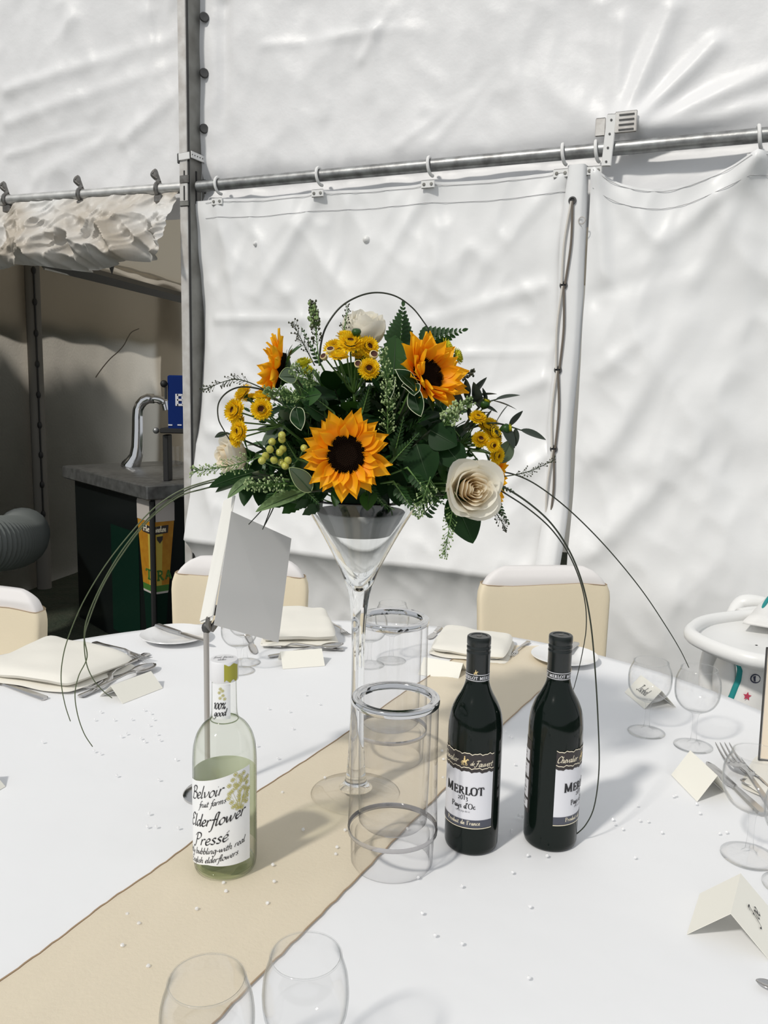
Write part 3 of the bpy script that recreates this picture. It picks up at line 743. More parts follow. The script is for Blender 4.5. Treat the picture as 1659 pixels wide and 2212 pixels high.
# printed name across both panels
zn = bh(307, 1146)
for fn, x0, x1, txt, sgn in ((f1, .014, .108, 'He', -1), (f2, .012, .076, 'ineken', 1)):
    p = [(x0, zn - .021), (x1, zn - .016), (x1 + .004, zn + .022), (x0, zn + .018)]
    pl = MB().prism(p, lambda x, y, h, fn=fn: fn(x, y, .001 + h), .0008).build('name_plate', label_dark, bar)
    m = MB()
    if sgn < 0: lettering(m, 'He', lambda x, y: fn(.100 - x * 2.1, y, .0024), 0.0, zn - .009, .030, 0, .16, .08, serif=True, squeeze=.95)
    else: lettering(m, txt, lambda x, y: fn(.013 + x, y, .0024), 0, zn - .009, .030, 0, .18, .07, squeeze=.75)
    m.build('lettering', pale_gold, pl)
m = MB().prism([(.018, zn - .032), (.05, zn - .030), (.048, zn - .048), (.034, zn - .066), (.020, zn - .048)], lambda x, y, h: f2(x, y, .001 + h), .0008); m.build('printed_crest', label_dark, bar)
zt_ = bh(307, 1248); m = MB()
lettering(m, 'T', lambda x, y: f1(.080 - x * 2, y, .0016), 0, zt_ - .012, .05, serif=True, wmax=.2, wmin=.12)
lettering(m, 'RA', lambda x, y: f2(.014 + x, y, .0016), 0, zt_ - .014, .05, serif=True, wmax=.2, wmin=.12, track=.1)
m.build('printed_letters', green_mid, bar)
rb = at_y(362, 1320, 3.45); q = MB().box((rb.x + .05, rb.y, .14), (.10, .12, .28), None, .012).build('red_crate', red_print); tag(q, 'dark red crate beside the bar behind the middle chair', 'crate')

# beer tap
tp = at_z(290, 1008, BH)
tap = thing('beer_tap', 'tall chrome beer tap with a curved spout on the bar', 'tap', tp)
TY = tp.y
def tl(px, py): return at_y(px, py, TY) - tp
base = tl(291, 1011)
prof_ = [((281, 1012), .055), ((283, 1006), .054), ((289, 996), .044), ((294, 984), .037), ((297, 965), .034), ((298, 930), .033), ((298, 900), .032), ((299, 885), .031), ((303, 874), .030), ((310, 866), .029), ((320, 861), .028), ((334, 861), .027)]
MB().tube([tl(*q) for q, r in prof_], [r for q, r in prof_], 16).build('column', chrome, tap, True)
MB().tube(curve([tl(330, 861), tl(345, 863), tl(354, 868), tl(357, 878), tl(359, 886)], 5), [.022] * 12 + [.018] * 9, 10).build('spout', chrome, tap)
MB().ball(tl(318, 861), .025, 10, 7).build('joint', dark_metal, tap)
MB().tube([tl(345, 866), tl(342, 872)], .009, 8).build('lever', chrome, tap)
# blue lamp box and its bracket
BYY = 4.05
def bl(px, py): return at_y(px, py, BYY)
box = thing('blue_bar_sign', 'blue box sign with a white letter B beside the post', 'sign', bl(400, 940))
o = bl(400, 940)
a, b = bl(363, 932), bl(440, 812)
MB().box(((a.x + b.x) / 2 - o.x, .05, (a.z + b.z) / 2 - o.z), (b.x - a.x, .10, b.z - a.z), None, .006).build('housing', mat('blue_sign', (.002, .02, .14), .6, spec=.15), box)
m = MB(); z0 = bl(380, 877).z - o.z; x0 = bl(379, 877).x - o.x
for bx, bz, bw, bh_ in ((.008, .029, .015, .058), (.022, .0525, .028, .011), (.022, .0295, .028, .010), (.023, .0055, .030, .011), (.036, .041, .012, .022), (.038, .017, .012, .024)):
    m.box((x0 + bx, -.001, z0 + bz), (bw, .004, bh_), None, .001)
m.build('lettering', label_white, box)
for px in (368, 388): MB().box(bl(px, 918) - o + Vector((0, -.001, 0)), (.02, .003, .006)).build('printed_mark', label_white, box)
MB().tube([bl(358, 862) - o, bl(358, 835) - o], .006, 6).build('stem', dark_metal, box)
MB().ball(bl(354, 829) - o, .018, 10, 6).build('knob', shadow_rubber, box)
rk = thing('bar_shelf', 'black bracket shelf on the bar under the blue sign', 'shelf', bl(380, 1010).xy.to_3d() + Z * BH)
o = Vector(rk.location)
MB().box(((bl(345, 931).x + bl(440, 931).x) / 2 - o.x, .05, bl(392, 931).z - o.z), (bl(440, 0).x - bl(340, 0).x, .13, .024), None, .004).build('board', shadow_rubber, rk)
MB().box((bl(356, 970).x - o.x, .05, (bl(356, 940).z - o.z) / 2), (.026, .08, bl(356, 940).z - o.z), None, .003).build('upright', shadow_rubber, rk)
MB().ball(bl(337, 930) - o, .016, 10, 6).build('knob', galv, rk)
tg = thing('beer_tumbler', 'straight clear tumbler on the bar next to the post', 'glass', at_z(381, 1008, BH))
MB().lathe([(.0001, .004), (.026, .004), (.026, .0), (.030, .001), (.033, .115), (.031, .115), (.028, .010), (.0001, .008)], 24).build('cup', tumbler_mat, tg)
# ================================================================ TABLE, CLOTH, RUNNER
TC = Vector((-.125, 1.205, 0)); TR = .978
tb = thing('round_table', 'round banquet table under the white cloth', 'table', TC)
MB().lathe([(.9, TZ - .03), (.915, TZ - .026), (.915, TZ - .006), (.9, TZ - .004)], 48).build('tabletop', mat('plywood', (.42, .30, .18), .6), tb)
for a in (0.6, 2.2, 3.7, 5.3):
    MB().tube([(.6 * math.cos(a), .6 * math.sin(a), 0), (.55 * math.cos(a), .55 * math.sin(a), TZ - .03)], .016, 8).build('leg', dark_metal, tb)
m = MB(); nr, na = 40, 180; P = []
for i in range(nr + 14):
    row = []
    for k in range(na + 1):
        a = 2 * math.pi * k / na
        if i <= nr:
            r = TR * (i / nr) ** .9; x, y = r * math.cos(a), r * math.sin(a)
            z = TZ + .0
        else:
            t = (i - nr) / 13.
            fold = .03 * t * math.sin(a * 17 + 1.5 * math.sin(a * 3)) + .02 * t * math.sin(a * 41)
            r = TR + .004 + .012 * math.sin(t * math.pi / 2) * 1 + fold + .04 * t; x, y = r * math.cos(a), r * math.sin(a); z = TZ - .006 * (t > 0) - .66 * t ** 1.15
        row.append(TC + Vector((x, y, z)))
    P.append(row)
m.grid(P); tcl = m.build('tablecloth', cloth_white, None, True)
tag(tcl, 'white round tablecloth covering the whole table', 'tablecloth')

# runner: edges measured on the cloth
left_px = [(-420, 2440), (-60, 2160), (0, 2121), (120, 2035), (230, 1951), (330, 1883), (420, 1816), (490, 1755), (555, 1712), (640, 1657), (755, 1580), (860, 1505), (926, 1462), (1010, 1402), (1030, 1389)]
right_px = [(170, 2520), (440, 2235), (570, 2100), (680, 1990), (780, 1890), (870, 1797), (965, 1700), (1030, 1632), (1085, 1568), (1170, 1490), (1210, 1450), (1240, 1420), (1258, 1402)]
def edge(pxs, n):
    pts = curve([at_z(x, y, TZ + .0015) for x, y in pxs], 8)
    out = []; m_ = len(pts) - 1
    for i in range(n):
        t = i / (n - 1) * m_; k = min(int(t), m_ - 1); out.append(pts[k].lerp(pts[k + 1], t - k))
    return out
NL = 120; eL, eR = edge(left_px, NL), edge(right_px, NL)
P = []
for i in range(NL):
    row = []
    for j in range(25):
        p = eL[i].lerp(eR[i], j / 24.)
        s = p.x * .62 + p.y * .78; c = p.x * .78 - p.y * .62
        p.z = TZ + .0022 + .0012 + .0024 * float(lattice_noise(np.array([c * 24.]), np.array([s * 4.]), 51)[0]) + .0012 * float(lattice_noise(np.array([c * 60. + s * 20]), np.array([s * 12.]), 52)[0])
        if j in (0, 24): p.z = TZ + .0018
        row.append(p)
    P.append(row)
run = thing('table_runner', 'champagne organza runner with brown stitched edges lying diagonally across the table', 'runner')
MB().grid(P).build('organza', runner_mat, run, True)
for e in (eL, eR):
    MB().tube([p + Vector((.0007 * math.sin(i * 1.7), .0007 * math.cos(i * 2.3), .0012)) for i, p in enumerate(e)], .0011, 5).build('stitched_hem', runner_edge, run)

# ================================================================ CHAIRS
def make_chair(label, px_l, px_r, y_top_px, depth, rz):
    """covered banquet chair whose back spans the two given sight lines"""
    a, b = at_y(px_l, y_top_px, depth), at_y(px_r, y_top_px, depth)
    ctr = (a + b) / 2; w = (b - a).length / math.cos(rz); top = ctr.z
    c = thing('chair', label, 'chair', (ctr.x, ctr.y, 0), rz, 'covered chairs round the table')
    hw = w / 2; P = []
    n = 40
    def outline(z):
        """half width of the back at height z, with round shoulders"""
        t = max(0, (z - (top - .10)) / .10)
        return (hw - .012 * (top - z) / .4) * (1 - .0 * t) - .105 * (1 - math.sqrt(max(0, 1 - min(1, t) ** 2.2)))
    zs = [0.02, .2, .4, .46, .5, .55, .6, .65, .7] + list(np.linspace(.72, top - .004, 14))
    def ring(z, grow=0.0, thick=.030, dy=0.0):
        r = []; h = outline(z) + grow; th = (thick + grow) * (1 if z < top - .03 else max(.35, (top - z) / .03 * .65 + .35)); lean = -.10 * (z - .5)
        for k in range(n):
            q = 2 * math.pi * k / n; cx, sx = math.cos(q), math.sin(q)
            r.append((h * np.sign(cx) * abs(cx) ** .35, dy - lean * .6 + th * np.sign(sx) * abs(sx) ** .55 + .018 * (1 - (cx * h / hw) ** 2), z))
        return r
    m = MB(); rings = [ring(z) for z in zs]; vs = [p for r in rings for p in r]; fs = []
    for i in range(len(zs) - 1):
        for k in range(n): fs.append((i * n + k, i * n + (k + 1) % n, (i + 1) * n + (k + 1) % n, (i + 1) * n + k))
    fs.append(tuple((len(zs) - 1) * n + k for k in range(n)))
    m.add(vs, fs); m.build('back_cover', cover_mat, c, True)
    # seat with stretched skirt
    seat = [(.0, .005), (.8, .01), (.97, .10), (.93, .40), (1.0, .45), (.96, .475), (.0, .48)]
    m = MB()
    rings = []
    for q, z in seat:
        rings.append([(hw * max(q, .001) * np.sign(math.cos(t)) * abs(math.cos(t)) ** .4, -.135 + .135 * max(q, .001) * np.sign(math.sin(t)) * abs(math.sin(t)) ** .4, z) for t in np.linspace(0, 2 * math.pi, 33)[:-1]])
    vs = [p for r in rings for p in r]; fs = []
    for i in range(len(rings) - 1):
        for k in range(32): fs.append((i * 32 + k, i * 32 + (k + 1) % 32, (i + 1) * 32 + (k + 1) % 32, (i + 1) * 32 + k))
    m.add(vs, fs); m.build('seat_cover', cover_mat, c, True)
    # sash drawn round the back
    m = MB(); zs2 = np.linspace(.56, top - .052, 12); rings = []
    for i, z in enumerate(zs2):
        slope = 0.0
        rings.append([(x, y, zz - .035 * (x / hw) * slope + (.004 * math.sin(x * 20) if i == len(zs2) - 1 else 0)) for x, y, zz in ring(z, .0055)])
    vs = [p for r in rings for p in r]; fs = []
    for i in range(len(zs2) - 1):
        for k in range(n): fs.append((i * n + k, i * n + (k + 1) % n, (i + 1) * n + (k + 1) % n, (i + 1) * n + k))
    m.add(vs, fs); sash = m.build('sash', sash_mat, c, True)
    MB().tube([Vector(p) + Vector((0, -.001 if p[1] < 0 else .001, .0)) for p in rings[-1]], .0012, 4, True).build('sash_hem', runner_edge, sash)
    return c
make_chair('white covered chair with cream sash, right of the flowers behind the two bottles', 1037, 1327, 1226, 2.36, .13)
make_chair('white covered chair with cream sash, behind the standing menu card', 369, 664, 1206, 2.36, -.02)
make_chair('white covered chair with cream sash, cut off at the left edge beside the bar', -190, 102, 1268, 2.28, -.30)

# ================================================================ PLATES, NAPKINS, CUTLERY, CARDS
def plate(label, px, py, r=.083):
    p = at_z(px, py, TZ + .004)
    t = thing('side_plate', label, 'plate', (p.x, p.y, TZ + .0005), group='white side plates')
    MB().lathe([(.0001, .003), (r * .55, .003), (r * .62, .0055), (r * .98, .0135), (r, .0150), (r * .99, .0162), (r * .62, .0085), (r * .55, .0062), (.0001, .0058)], 48).build('dish', porcelain, t)
    MB().lathe([(r * .50, -.0004), (r * .52, .003), (r * .48, .003)], 32, cap0=False, cap1=False).build('foot_ring', porcelain, t)
    return p
pl1 = plate('white side plate left of the menu stand with a knife across it', 378, 1378, .084)
pl2 = plate('white side plate behind the right wine bottle', 1219, 1424, .078)

def along(a, b):
    """matrix: local +Y from a to b, Z up"""
    d = Vector(b) - Vector(a); yy = d.normalized(); xx = yy.cross(Z).normalized(); zz = xx.cross(yy)
    return Matrix((xx, yy, zz)).transposed(), d.length
def strip(mb, sections, M=None):
    """sections: (y, half width, z centre, half thickness): closed flat bar with rounded edges"""
    vs = []; fs = []
    for y, w, z, h in sections:
        vs += [(-w, y, z), (-w * .7, y, z + h), (w * .7, y, z + h), (w, y, z), (w * .7, y, z - h), (-w * .7, y, z - h)]
    n = len(sections)
    for i in range(n - 1):
        for k in range(6): fs.append((i * 6 + k, i * 6 + (k + 1) % 6, (i + 1) * 6 + (k + 1) % 6, (i + 1) * 6 + k))
    fs.append(tuple(reversed(range(6)))); fs.append(tuple((n - 1) * 6 + k for k in range(6)))
    return mb.add(vs, fs)
def place_cutlery(name, label, a, b, za=0.003, zb=0.003, px=True, roll=0.0):
    A = at_z(*a, TZ + za) if px else Vector(a); B = at_z(*b, TZ + zb) if px else Vector(b)
    M3, L = along(A, B)
    t = thing(name, label, name.split('_')[-1], M=place(A, M3 @ Matrix.Rotation(roll, 3, 'Y')), group={'fork': 'forks on the table', 'knife': 'knives on the table', 'spoon': 'spoons on the table'}[name.split('_')[-1]])
    return t, L
def knife(label, a, b, **k):
    t, L = place_cutlery('table_knife', label, a, b, **k)
    hl = L * .46
    strip(MB(), [(0, .005, 0, .0025), (.003, .0085, 0, .0038), (hl * .5, .0075, 0, .0036), (hl * .95, .0055, 0, .0032), (hl, .0050, 0, .0030)]).build('handle', steel, t)
    strip(MB(), [(hl, .0050, 0, .0024), (hl + .006, .0058, 0, .0012), (hl + .012, .0088, 0, .0008), (L * .8, .0092, 0, .0007), (L * .93, .0075, 0, .0006), (L * .985, .0035, 0, .0005), (L, .0008, 0, .0004)]).build('blade', steel, t)
    return t
def fork(label, a, b, **k):
    t, L = place_cutlery('table_fork', label, a, b, **k)
    s = L / .2
    strip(MB(), [(0, .006 * s, .001, .0012), (.004 * s, .0085 * s, .001, .0018), (.03 * s, .0068 * s, .002, .0018), (.08 * s, .0036 * s, .0065 * s, .0017), (.115 * s, .0030 * s, .009 * s, .0018), (.130 * s, .0040 * s, .007 * s, .0018), (.136 * s, .0085 * s, .005 * s, .0014), (.144 * s, .0120 * s, .0032 * s, .0012), (.152 * s, .0122 * s, .0022 * s, .0011)]).build('handle', steel, t)
    for q in (-1.5, -.5, .5, 1.5):
        x = q * .0066 * s; m = MB()
        vs = []
        secs = [(.150, .0024, .0024), (.165, .0019, .0018), (.18, .0017, .0030), (.195, .0012, .0062), (.2, .0004, .0076)]
        m.tube([(x, y * s, z * s) for y, w, z in secs], [w * s for y, w, z in secs], 6, flat=.7); m.build('tine', steel, t)
    return t
def spoon(label, a, b, **k):
    t, L = place_cutlery('table_spoon', label, a, b, **k)
    s = L / .19
    strip(MB(), [(0, .006 * s, .001, .0012), (.004 * s, .0085 * s, .001, .0018), (.03 * s, .0066 * s, .002, .0018), (.08 * s, .0036 * s, .006 * s, .0017), (.115 * s, .0032 * s, .0085 * s, .0019), (.130 * s, .0042 * s, .0075 * s, .0018), (.138 * s, .0075 * s, .006 * s, .0012)]).build('handle', steel, t)
    P = []
    for i in range(13):
        u = i / 12.; y = (.132 + .058 * u) * s; w = .0190 * s * math.sin(math.pi * (u * .93 + .05)) ** .62
        row = []
        for j in range(9):
            v = j / 4. - 1; row.append((w * v, y, .0065 * s + .0005 - (.0068 * s) * (1 - v * v) * math.sin(math.pi * min(1, u * .9 + .08)) ** .8))
        P.append(row)
    m = MB().grid(P); bw = m.build('bowl', steel, t, True)
    sm = bw.modifiers.new('thickness', 'SOLIDIFY'); sm.thickness = .0012
    return t

knife('table knife lying across the side plate by the menu stand', (338, 1350), (452, 1386), za=.019, zb=.018)
knife('table knife at the left edge in front of the big folded napkin', (98, 1509), (-85, 1445), za=.0035, zb=.003)
fork('table fork behind the big folded napkin at the left', (203, 1388), (322, 1430), za=.003, zb=.004)
spoon('dessert spoon beside the blank card at the left, handle towards the napkin', (172, 1505), (335, 1440), za=.003, zb=.004)
fork('dessert fork lying under the corner of the big folded napkin', (318, 1412), (190, 1497), za=.0025, zb=.002)
fork('fork between the napkin and the stem of the flower vase', (706, 1341), (756, 1376), za=.004, zb=.002)
spoon('dessert spoon in front of the napkin behind the menu card', (580, 1419), (742, 1396), za=.003, zb=.006)
fork('dessert fork in front of the napkin behind the menu card', (742, 1404), (566, 1394), za=.003, zb=.004)
knife('knife blade poking out under the menu card', (534, 1372), (551, 1412), za=.003, zb=.003)
knife('knife between the clear wine coolers and the far napkin', (951, 1356), (926, 1380), za=.003, zb=.003)
fork('fork right of the far napkin on the runner', (1142, 1386), (1100, 1421), za=.004, zb=.002)
spoon('dessert spoon in front of the far napkin behind the left wine bottle', (928, 1411), (1086, 1426), za=.003, zb=.006)
knife('knife lying across the plate behind the right wine bottle', (1246, 1389), (1184, 1442), za=.022, zb=.012)
knife('knife beside the blank card at the right', (1650, 1760), (1527, 1645), za=.003, zb=.003)
fork('raised fork in front of the framed card at the right edge', (1700, 1790), (1559, 1614), za=.003, zb=.018)
fork('second fork seen through the nearest right glass', (1722, 1765), (1590, 1645), za=.003, zb=.012)
spoon('dessert spoon seen through the nearest right glass', (1790, 1745), (1598, 1690), za=.003, zb=.006)
spoon('spoon at the lower right edge below the card reading Joe', (1790, 2180), (1632, 2122), za=.004, zb=.004)

def napkin(label, corners, th, seed, layers=3, lift=.0):
    """folded cloth: corners on the table (front-left, front-right, back-right, back-left)"""
    Q = [at_z(x, y, TZ + .003) for x, y in corners]
    c = sum(Q, Vector()) / 4; t = thing('folded_napkin', label, 'napkin', (c.x, c.y, TZ + .002), group='folded ivory napkins')
    Q = [q - c for q in Q]
    for q in Q: q.z = 0
    spl = [0.0, .27, 1.0] if layers == 2 else list(np.linspace(0, 1, layers + 1))
    for k in range(layers):
        nu, nv = 34, 30; P = []
        shr = 1 - .02 * k; jx, jy = (rng.uniform(-.003, .003) for _ in (0, 1))
        top = []; bot = []
        def pt(u, v, side):
            uu, vv = 2 * u - 1, 2 * v - 1; pull = 1 - .07 * (abs(uu) * abs(vv)) ** 5 - (.0 if k else -.03)
            p = (Q[0] * (1 - u) + Q[1] * u) * (1 - v) + (Q[3] * (1 - u) + Q[2] * u) * v
            p = p * (shr * pull) + Vector((jx, jy, 0))
            hl = th * (spl[k + 1] - spl[k]); e = min(1, min(u, 1 - u) * 7); g = min(1, min(v, 1 - v) * 7)
            rnd = math.sqrt(1 - (1 - e) ** 2) * math.sqrt(1 - (1 - g) ** 2)
            mid = th * (spl[k] + spl[k + 1]) / 2
            puff = .006 * math.sin(math.pi * u) * math.sin(math.pi * v) * (k == layers - 1) + lift * v * (k + 1) / layers
            wob = .0030 * float(lattice_noise(np.array([u * 4 + seed]), np.array([v * 4 + k * 3.3]), 61)[0])
            return p + Z * (mid + side * hl * .49 * rnd + puff + wob)
        vs = [[pt(i / (nu - 1), j / (nv - 1), 1) for j in range(nv)] for i in range(nu)]
        vb = [[pt(i / (nu - 1), j / (nv - 1), -1) for j in range(nv)] for i in range(nu)]
        m = MB(); m.grid(vs); m.grid([list(reversed(r)) for r in vb])
        m.build('fold', napkin_mat, t, True)
    return t
napkin('big folded ivory napkin at the left edge of the table', [(-60, 1468), (150, 1500), (300, 1440), (110, 1392)], .036, 1, 2)
napkin('folded ivory napkin behind the menu card', [(560, 1400), (733, 1396), (708, 1354), (585, 1356)], .042, 2, 2, lift=.020)
napkin('folded ivory napkin between the coolers and the left wine bottle', [(926, 1416), (1096, 1436), (1114, 1388), (960, 1366)], .028, 3, 2)
napkin('ivory napkin under the forks at the right edge', [(1600, 1700), (1800, 1790), (1850, 1690), (1640, 1630)], .012, 4, 2)

def card(label, p_near, p_far, side, w=.045, text=None, text_side=0, mt=None, open_=.034):
    """tent-folded place card: lower edge of one leaf from p_near to p_far (pixels on the table), the other leaf lies on its 'side' (+1 right / -1 left of that edge)"""
    A, B = at_z(*p_near), at_z(*p_far); A.z = B.z = TZ
    d = (B - A).normalized(); L = (B - A).length; nx = Vector((d.y, -d.x, 0)) * side
    t = thing('place_card', label, 'place card', (A.x, A.y, TZ + .0008), group='tent folded place cards')
    hgt = math.sqrt(max(1e-6, w * w - open_ * open_))
    ridge = nx * open_ + Z * hgt
    th = .0005
    def leaf(a, b, name):
        dv = (b - a); n = dv.cross(d).normalized() * th
        MB().add([a, a + d * L, b + d * L, b, a + n, a + d * L + n, b + d * L + n, b + n],
                 [(0, 1, 2, 3), (7, 6, 5, 4), (0, 4, 5, 1), (1, 5, 6, 2), (2, 6, 7, 3), (3, 7, 4, 0)]).build(name, mt or card_mat, t, False)
    leaf(Vector(), ridge, 'front_leaf'); leaf(nx * open_ * 2, ridge, 'back_leaf')
    if text:
        m = MB()
        if text_side == 0: o = Vector(); up = ridge.normalized(); out = up.cross(d); right = d
        else: o = nx * open_ * 2; up = (ridge - o).normalized(); right = d; out = up.cross(d)
        o0 = o
        if out.z < 0: out = -out
        # reading direction: letters upright when up points away from the reader
        if right.cross(up).dot(out) < 0: right = -right; o0 = o + d * L
        h = .017; tw = text_width(text, h, squeeze=1.0)
        lettering(m, text, lambda x, y: o0 + right * x + up * y + out * .0014, (L - tw) / 2, w * .42, h, .35, .12, .035)
        m.build('lettering', ink, t)
    return t
card('blank cream place card beside the spoon at the left', (265, 1521), (352, 1487), -1)
card('blank cream place card in front of the napkin behind the menu card', (611, 1446), (702, 1439), -1)
card('blank cream place card in front of the napkin left of the wine bottles', (903, 1458), (989, 1472), -1)
card('cream place card with a name seen through the far right wine glass', (1349, 1496), (1392, 1532), -1, text='Isobel', text_side=0, w=.05)
card('blank cream place card between the two right hand wine glasses', (1506, 1733), (1450, 1675), 1, w=.052, open_=.03)
card('cream place card reading Joe at the right', (1484, 2020), (1512, 1932), 1, w=.062, text='Joe', text_side=1, open_=.045)
card('cream place card cut off by the left edge of the picture', (-60, 1742), (12, 1700), -1, w=.045)

# framed card at the right edge
fr = thing('framed_card', 'dark framed cream card standing at the right edge of the table', 'frame', at_z(1637, 1642, TZ + .013), 0.0)
M3 = Matrix.Rotation(-.30, 3, 'Z') @ Matrix.Rotation(-.02, 3, 'Y')
for c_, s_ in (((.0015, 0, .10), (.0032, .004, .20)), ((.145, 0, .10), (.0032, .004, .20)), ((.073, 0, .001), (.146, .004, .0022)), ((.073, 0, .199), (.146, .004, .0022))):
    MB().box(M3 @ Vector(c_), s_, M3, .0015).build('frame_bar', dark_metal, fr)
MB().box(M3 @ Vector((.073, .002, .10)), (.138, .004, .192), M3).build('cream_sheet', mat('cream_sheet', (.80, .70, .57), .6), fr)
MB().box(M3 @ Vector((.073, .040, .050)), (.03, .06, .1), M3, .002).build('back_stay', dark_metal, fr)

# ================================================================ GLASSES
def wine_glass(label, base_xy, h=.138, rim=.031, bowl=.0395, foot=.034):
    t = thing('wine_glass', label, 'glass', (base_xy[0], base_xy[1], TZ + .0006), group='round wine goblets')
    hs = h * .44
    outer = [(rim, h), (rim * 1.06, h * .955), (bowl * .965, h * .86), (bowl, h * .74), (bowl * .94, h * .62), (bowl * .72, h * .52), (bowl * .40, h * .462), (.0085, hs)]
    pts = curve([Vector((r, 0, z)) for r, z in outer], 4)
    bowl_p = [(p.x, p.z) for p in pts]
    inner = [(max(.0003, r - .0012), z + (.0006 if i else 0)) for i, (r, z) in enumerate(bowl_p)]
    prof = list(reversed(inner[:-1])) 
    prof = [(.0003, hs + .006)] + [q for q in prof if q[1] > hs + .007] + bowl_p
    MB().lathe(prof, 36, cap0=False, cap1=False).build('bowl', wine_glass_mat, t, True)
    MB().lathe([(.0085, hs), (.0052, hs - .006), (.0042, hs * .72), (.0044, hs * .4), (.0060, .010), (.011, .0055)], 20, cap0=False, cap1=False).build('stem', wine_glass_mat, t, True)
    MB().lathe([(.011, .0055), (foot * .75, .0028), (foot, .0012), (foot, .0), (foot * .7, .0004), (.0003, .0012)], 36, cap0=False, cap1=False).build('foot', wine_glass_mat, t, True)
    MB().tube([(rim * math.cos(a), rim * math.sin(a), h) for a in np.linspace(0, 2 * math.pi, 41)[:-1]], .0009, 6, True).build('rim', wine_glass_mat, t, True)
    return t
def base_xy(px, py): p = at_z(px, py); return (p.x, p.y)
def rim_xy(px, py, h): p = at_z(px, py, TZ + h); return (p.x, p.y)
wine_glass('far right wine goblet in front of the card with a name', base_xy(1396, 1582))
wine_glass('wine goblet near the high chair, second from the far right', base_xy(1497, 1612), h=.146)
wine_glass('big near wine goblet at the right edge over the forks', base_xy(1617, 1850), h=.150, rim=.033, bowl=.043, foot=.037)
wine_glass('near wine goblet at the bottom, right of the two', rim_xy(661, 2064, .148), h=.148, rim=.0305, bowl=.0375)
wine_glass('near wine goblet at the bottom left over the runner', rim_xy(447, 2117, .148), h=.148, rim=.0315, bowl=.039)
wine_glass('far wine goblet behind the clear wine coolers', rim_xy(848, 1303, .138), h=.138)
wine_glass('far wine goblet just right of the vase stem', rim_xy(800, 1322, .125), h=.125)
wine_glass('wine goblet behind the menu card, its foot beside the knife', base_xy(530, 1432))
wine_glass('wine goblet behind the neck of the white bottle', base_xy(517, 1450), h=.125)
wine_glass('wine goblet cut off by the right edge beside the card reading Joe', base_xy(1706, 1915), h=.140)

# ================================================================ CLEAR WINE COOLERS
def cooler(label, xy, k=1.0):
    t = thing('wine_cooler', label, 'wine cooler', (xy[0], xy[1], TZ + .0006), group='clear double walled wine coolers')
    t.scale = (k, k, k)
    H = .232
    MB().lathe([(.0565, H - .008), (.0570, H * .7), (.0582, H * .4), (.0595, .058), (.0598, .050), (.0575, .046)], 56, cap0=False, cap1=False).build('outer_wall', acrylic, t, True)
    MB().lathe([(.0475, H - .004), (.0470, H * .6), (.0455, .062), (.040, .056), (.0003, .055)], 48, cap0=False, cap1=False).build('inner_wall', acrylic, t, True)
    MB().lathe([(.0598, .052), (.0602, .050), (.0600, .0455), (.0580, .0445), (.0570, .048)], 56, cap0=False, cap1=False).build('base_ring', mat('grey_acrylic_ring', (.50, .49, .49), .15, .6) if 'grey_acrylic_ring' not in MATS else MATS['grey_acrylic_ring'], t, True)
    MB().lathe([(.0560, .045), (.0552, .020), (.0548, .003), (.0530, .0), (.050, .002), (.0505, .02), (.050, .043)], 56, cap0=False, cap1=False).build('skirt', acrylic, t, True)
    MB().lathe([(.0466, H - .009), (.0466, H - .001), (.0485, H), (.0500, H - .0015), (.054, H - .0015), (.0560, H), (.0575, H - .001), (.0577, H - .008), (.0562, H - .0095)], 64, cap0=False, cap1=False).build('chrome_rim', chrome, t, True)
p = at_z(846, 1860); cooler('clear wine cooler with chrome rim, the near one beside the left wine bottle', (p.x, p.y))
cooler('clear wine cooler with chrome rim, the far one behind the vase stem', (.018, 1.352), 1.07)

# ================================================================ BOTTLES
def facing(x, y): return -math.atan2(x, y)
def on_bottle(r, phi0, eps=.0004):
    def s(u, v):
        a = phi0 + u / r; rr = r + eps
        return Vector((rr * math.sin(a), -rr * math.cos(a), v))
    return s
def patch(surf, u0, u1, v0, v1, nu=24, nv=2, wav0=None, wav1=None):
    P = []
    for i in range(nu + 1):
        u = u0 + (u1 - u0) * i / nu; a = v0 + (wav0(u) if wav0 else 0); b = v1 + (wav1(u) if wav1 else 0)
        P.append([surf(u, a + (b - a) * j / nv) for j in range(nv + 1)])
    return MB().grid(P)
RED_PROF = [(.0300, .0), (.0350, .0015), (.0368, .006), (.0372, .012), (.0374, .04), (.0374, .10), (.0374, .145), (.0374, .162), (.0371, .173), (.0361, .184), (.0337, .196), (.0285, .209), (.0218, .221), (.0172, .2325), (.0155, .245), (.0152, .262), (.0150, .292), (.0150, .297)]
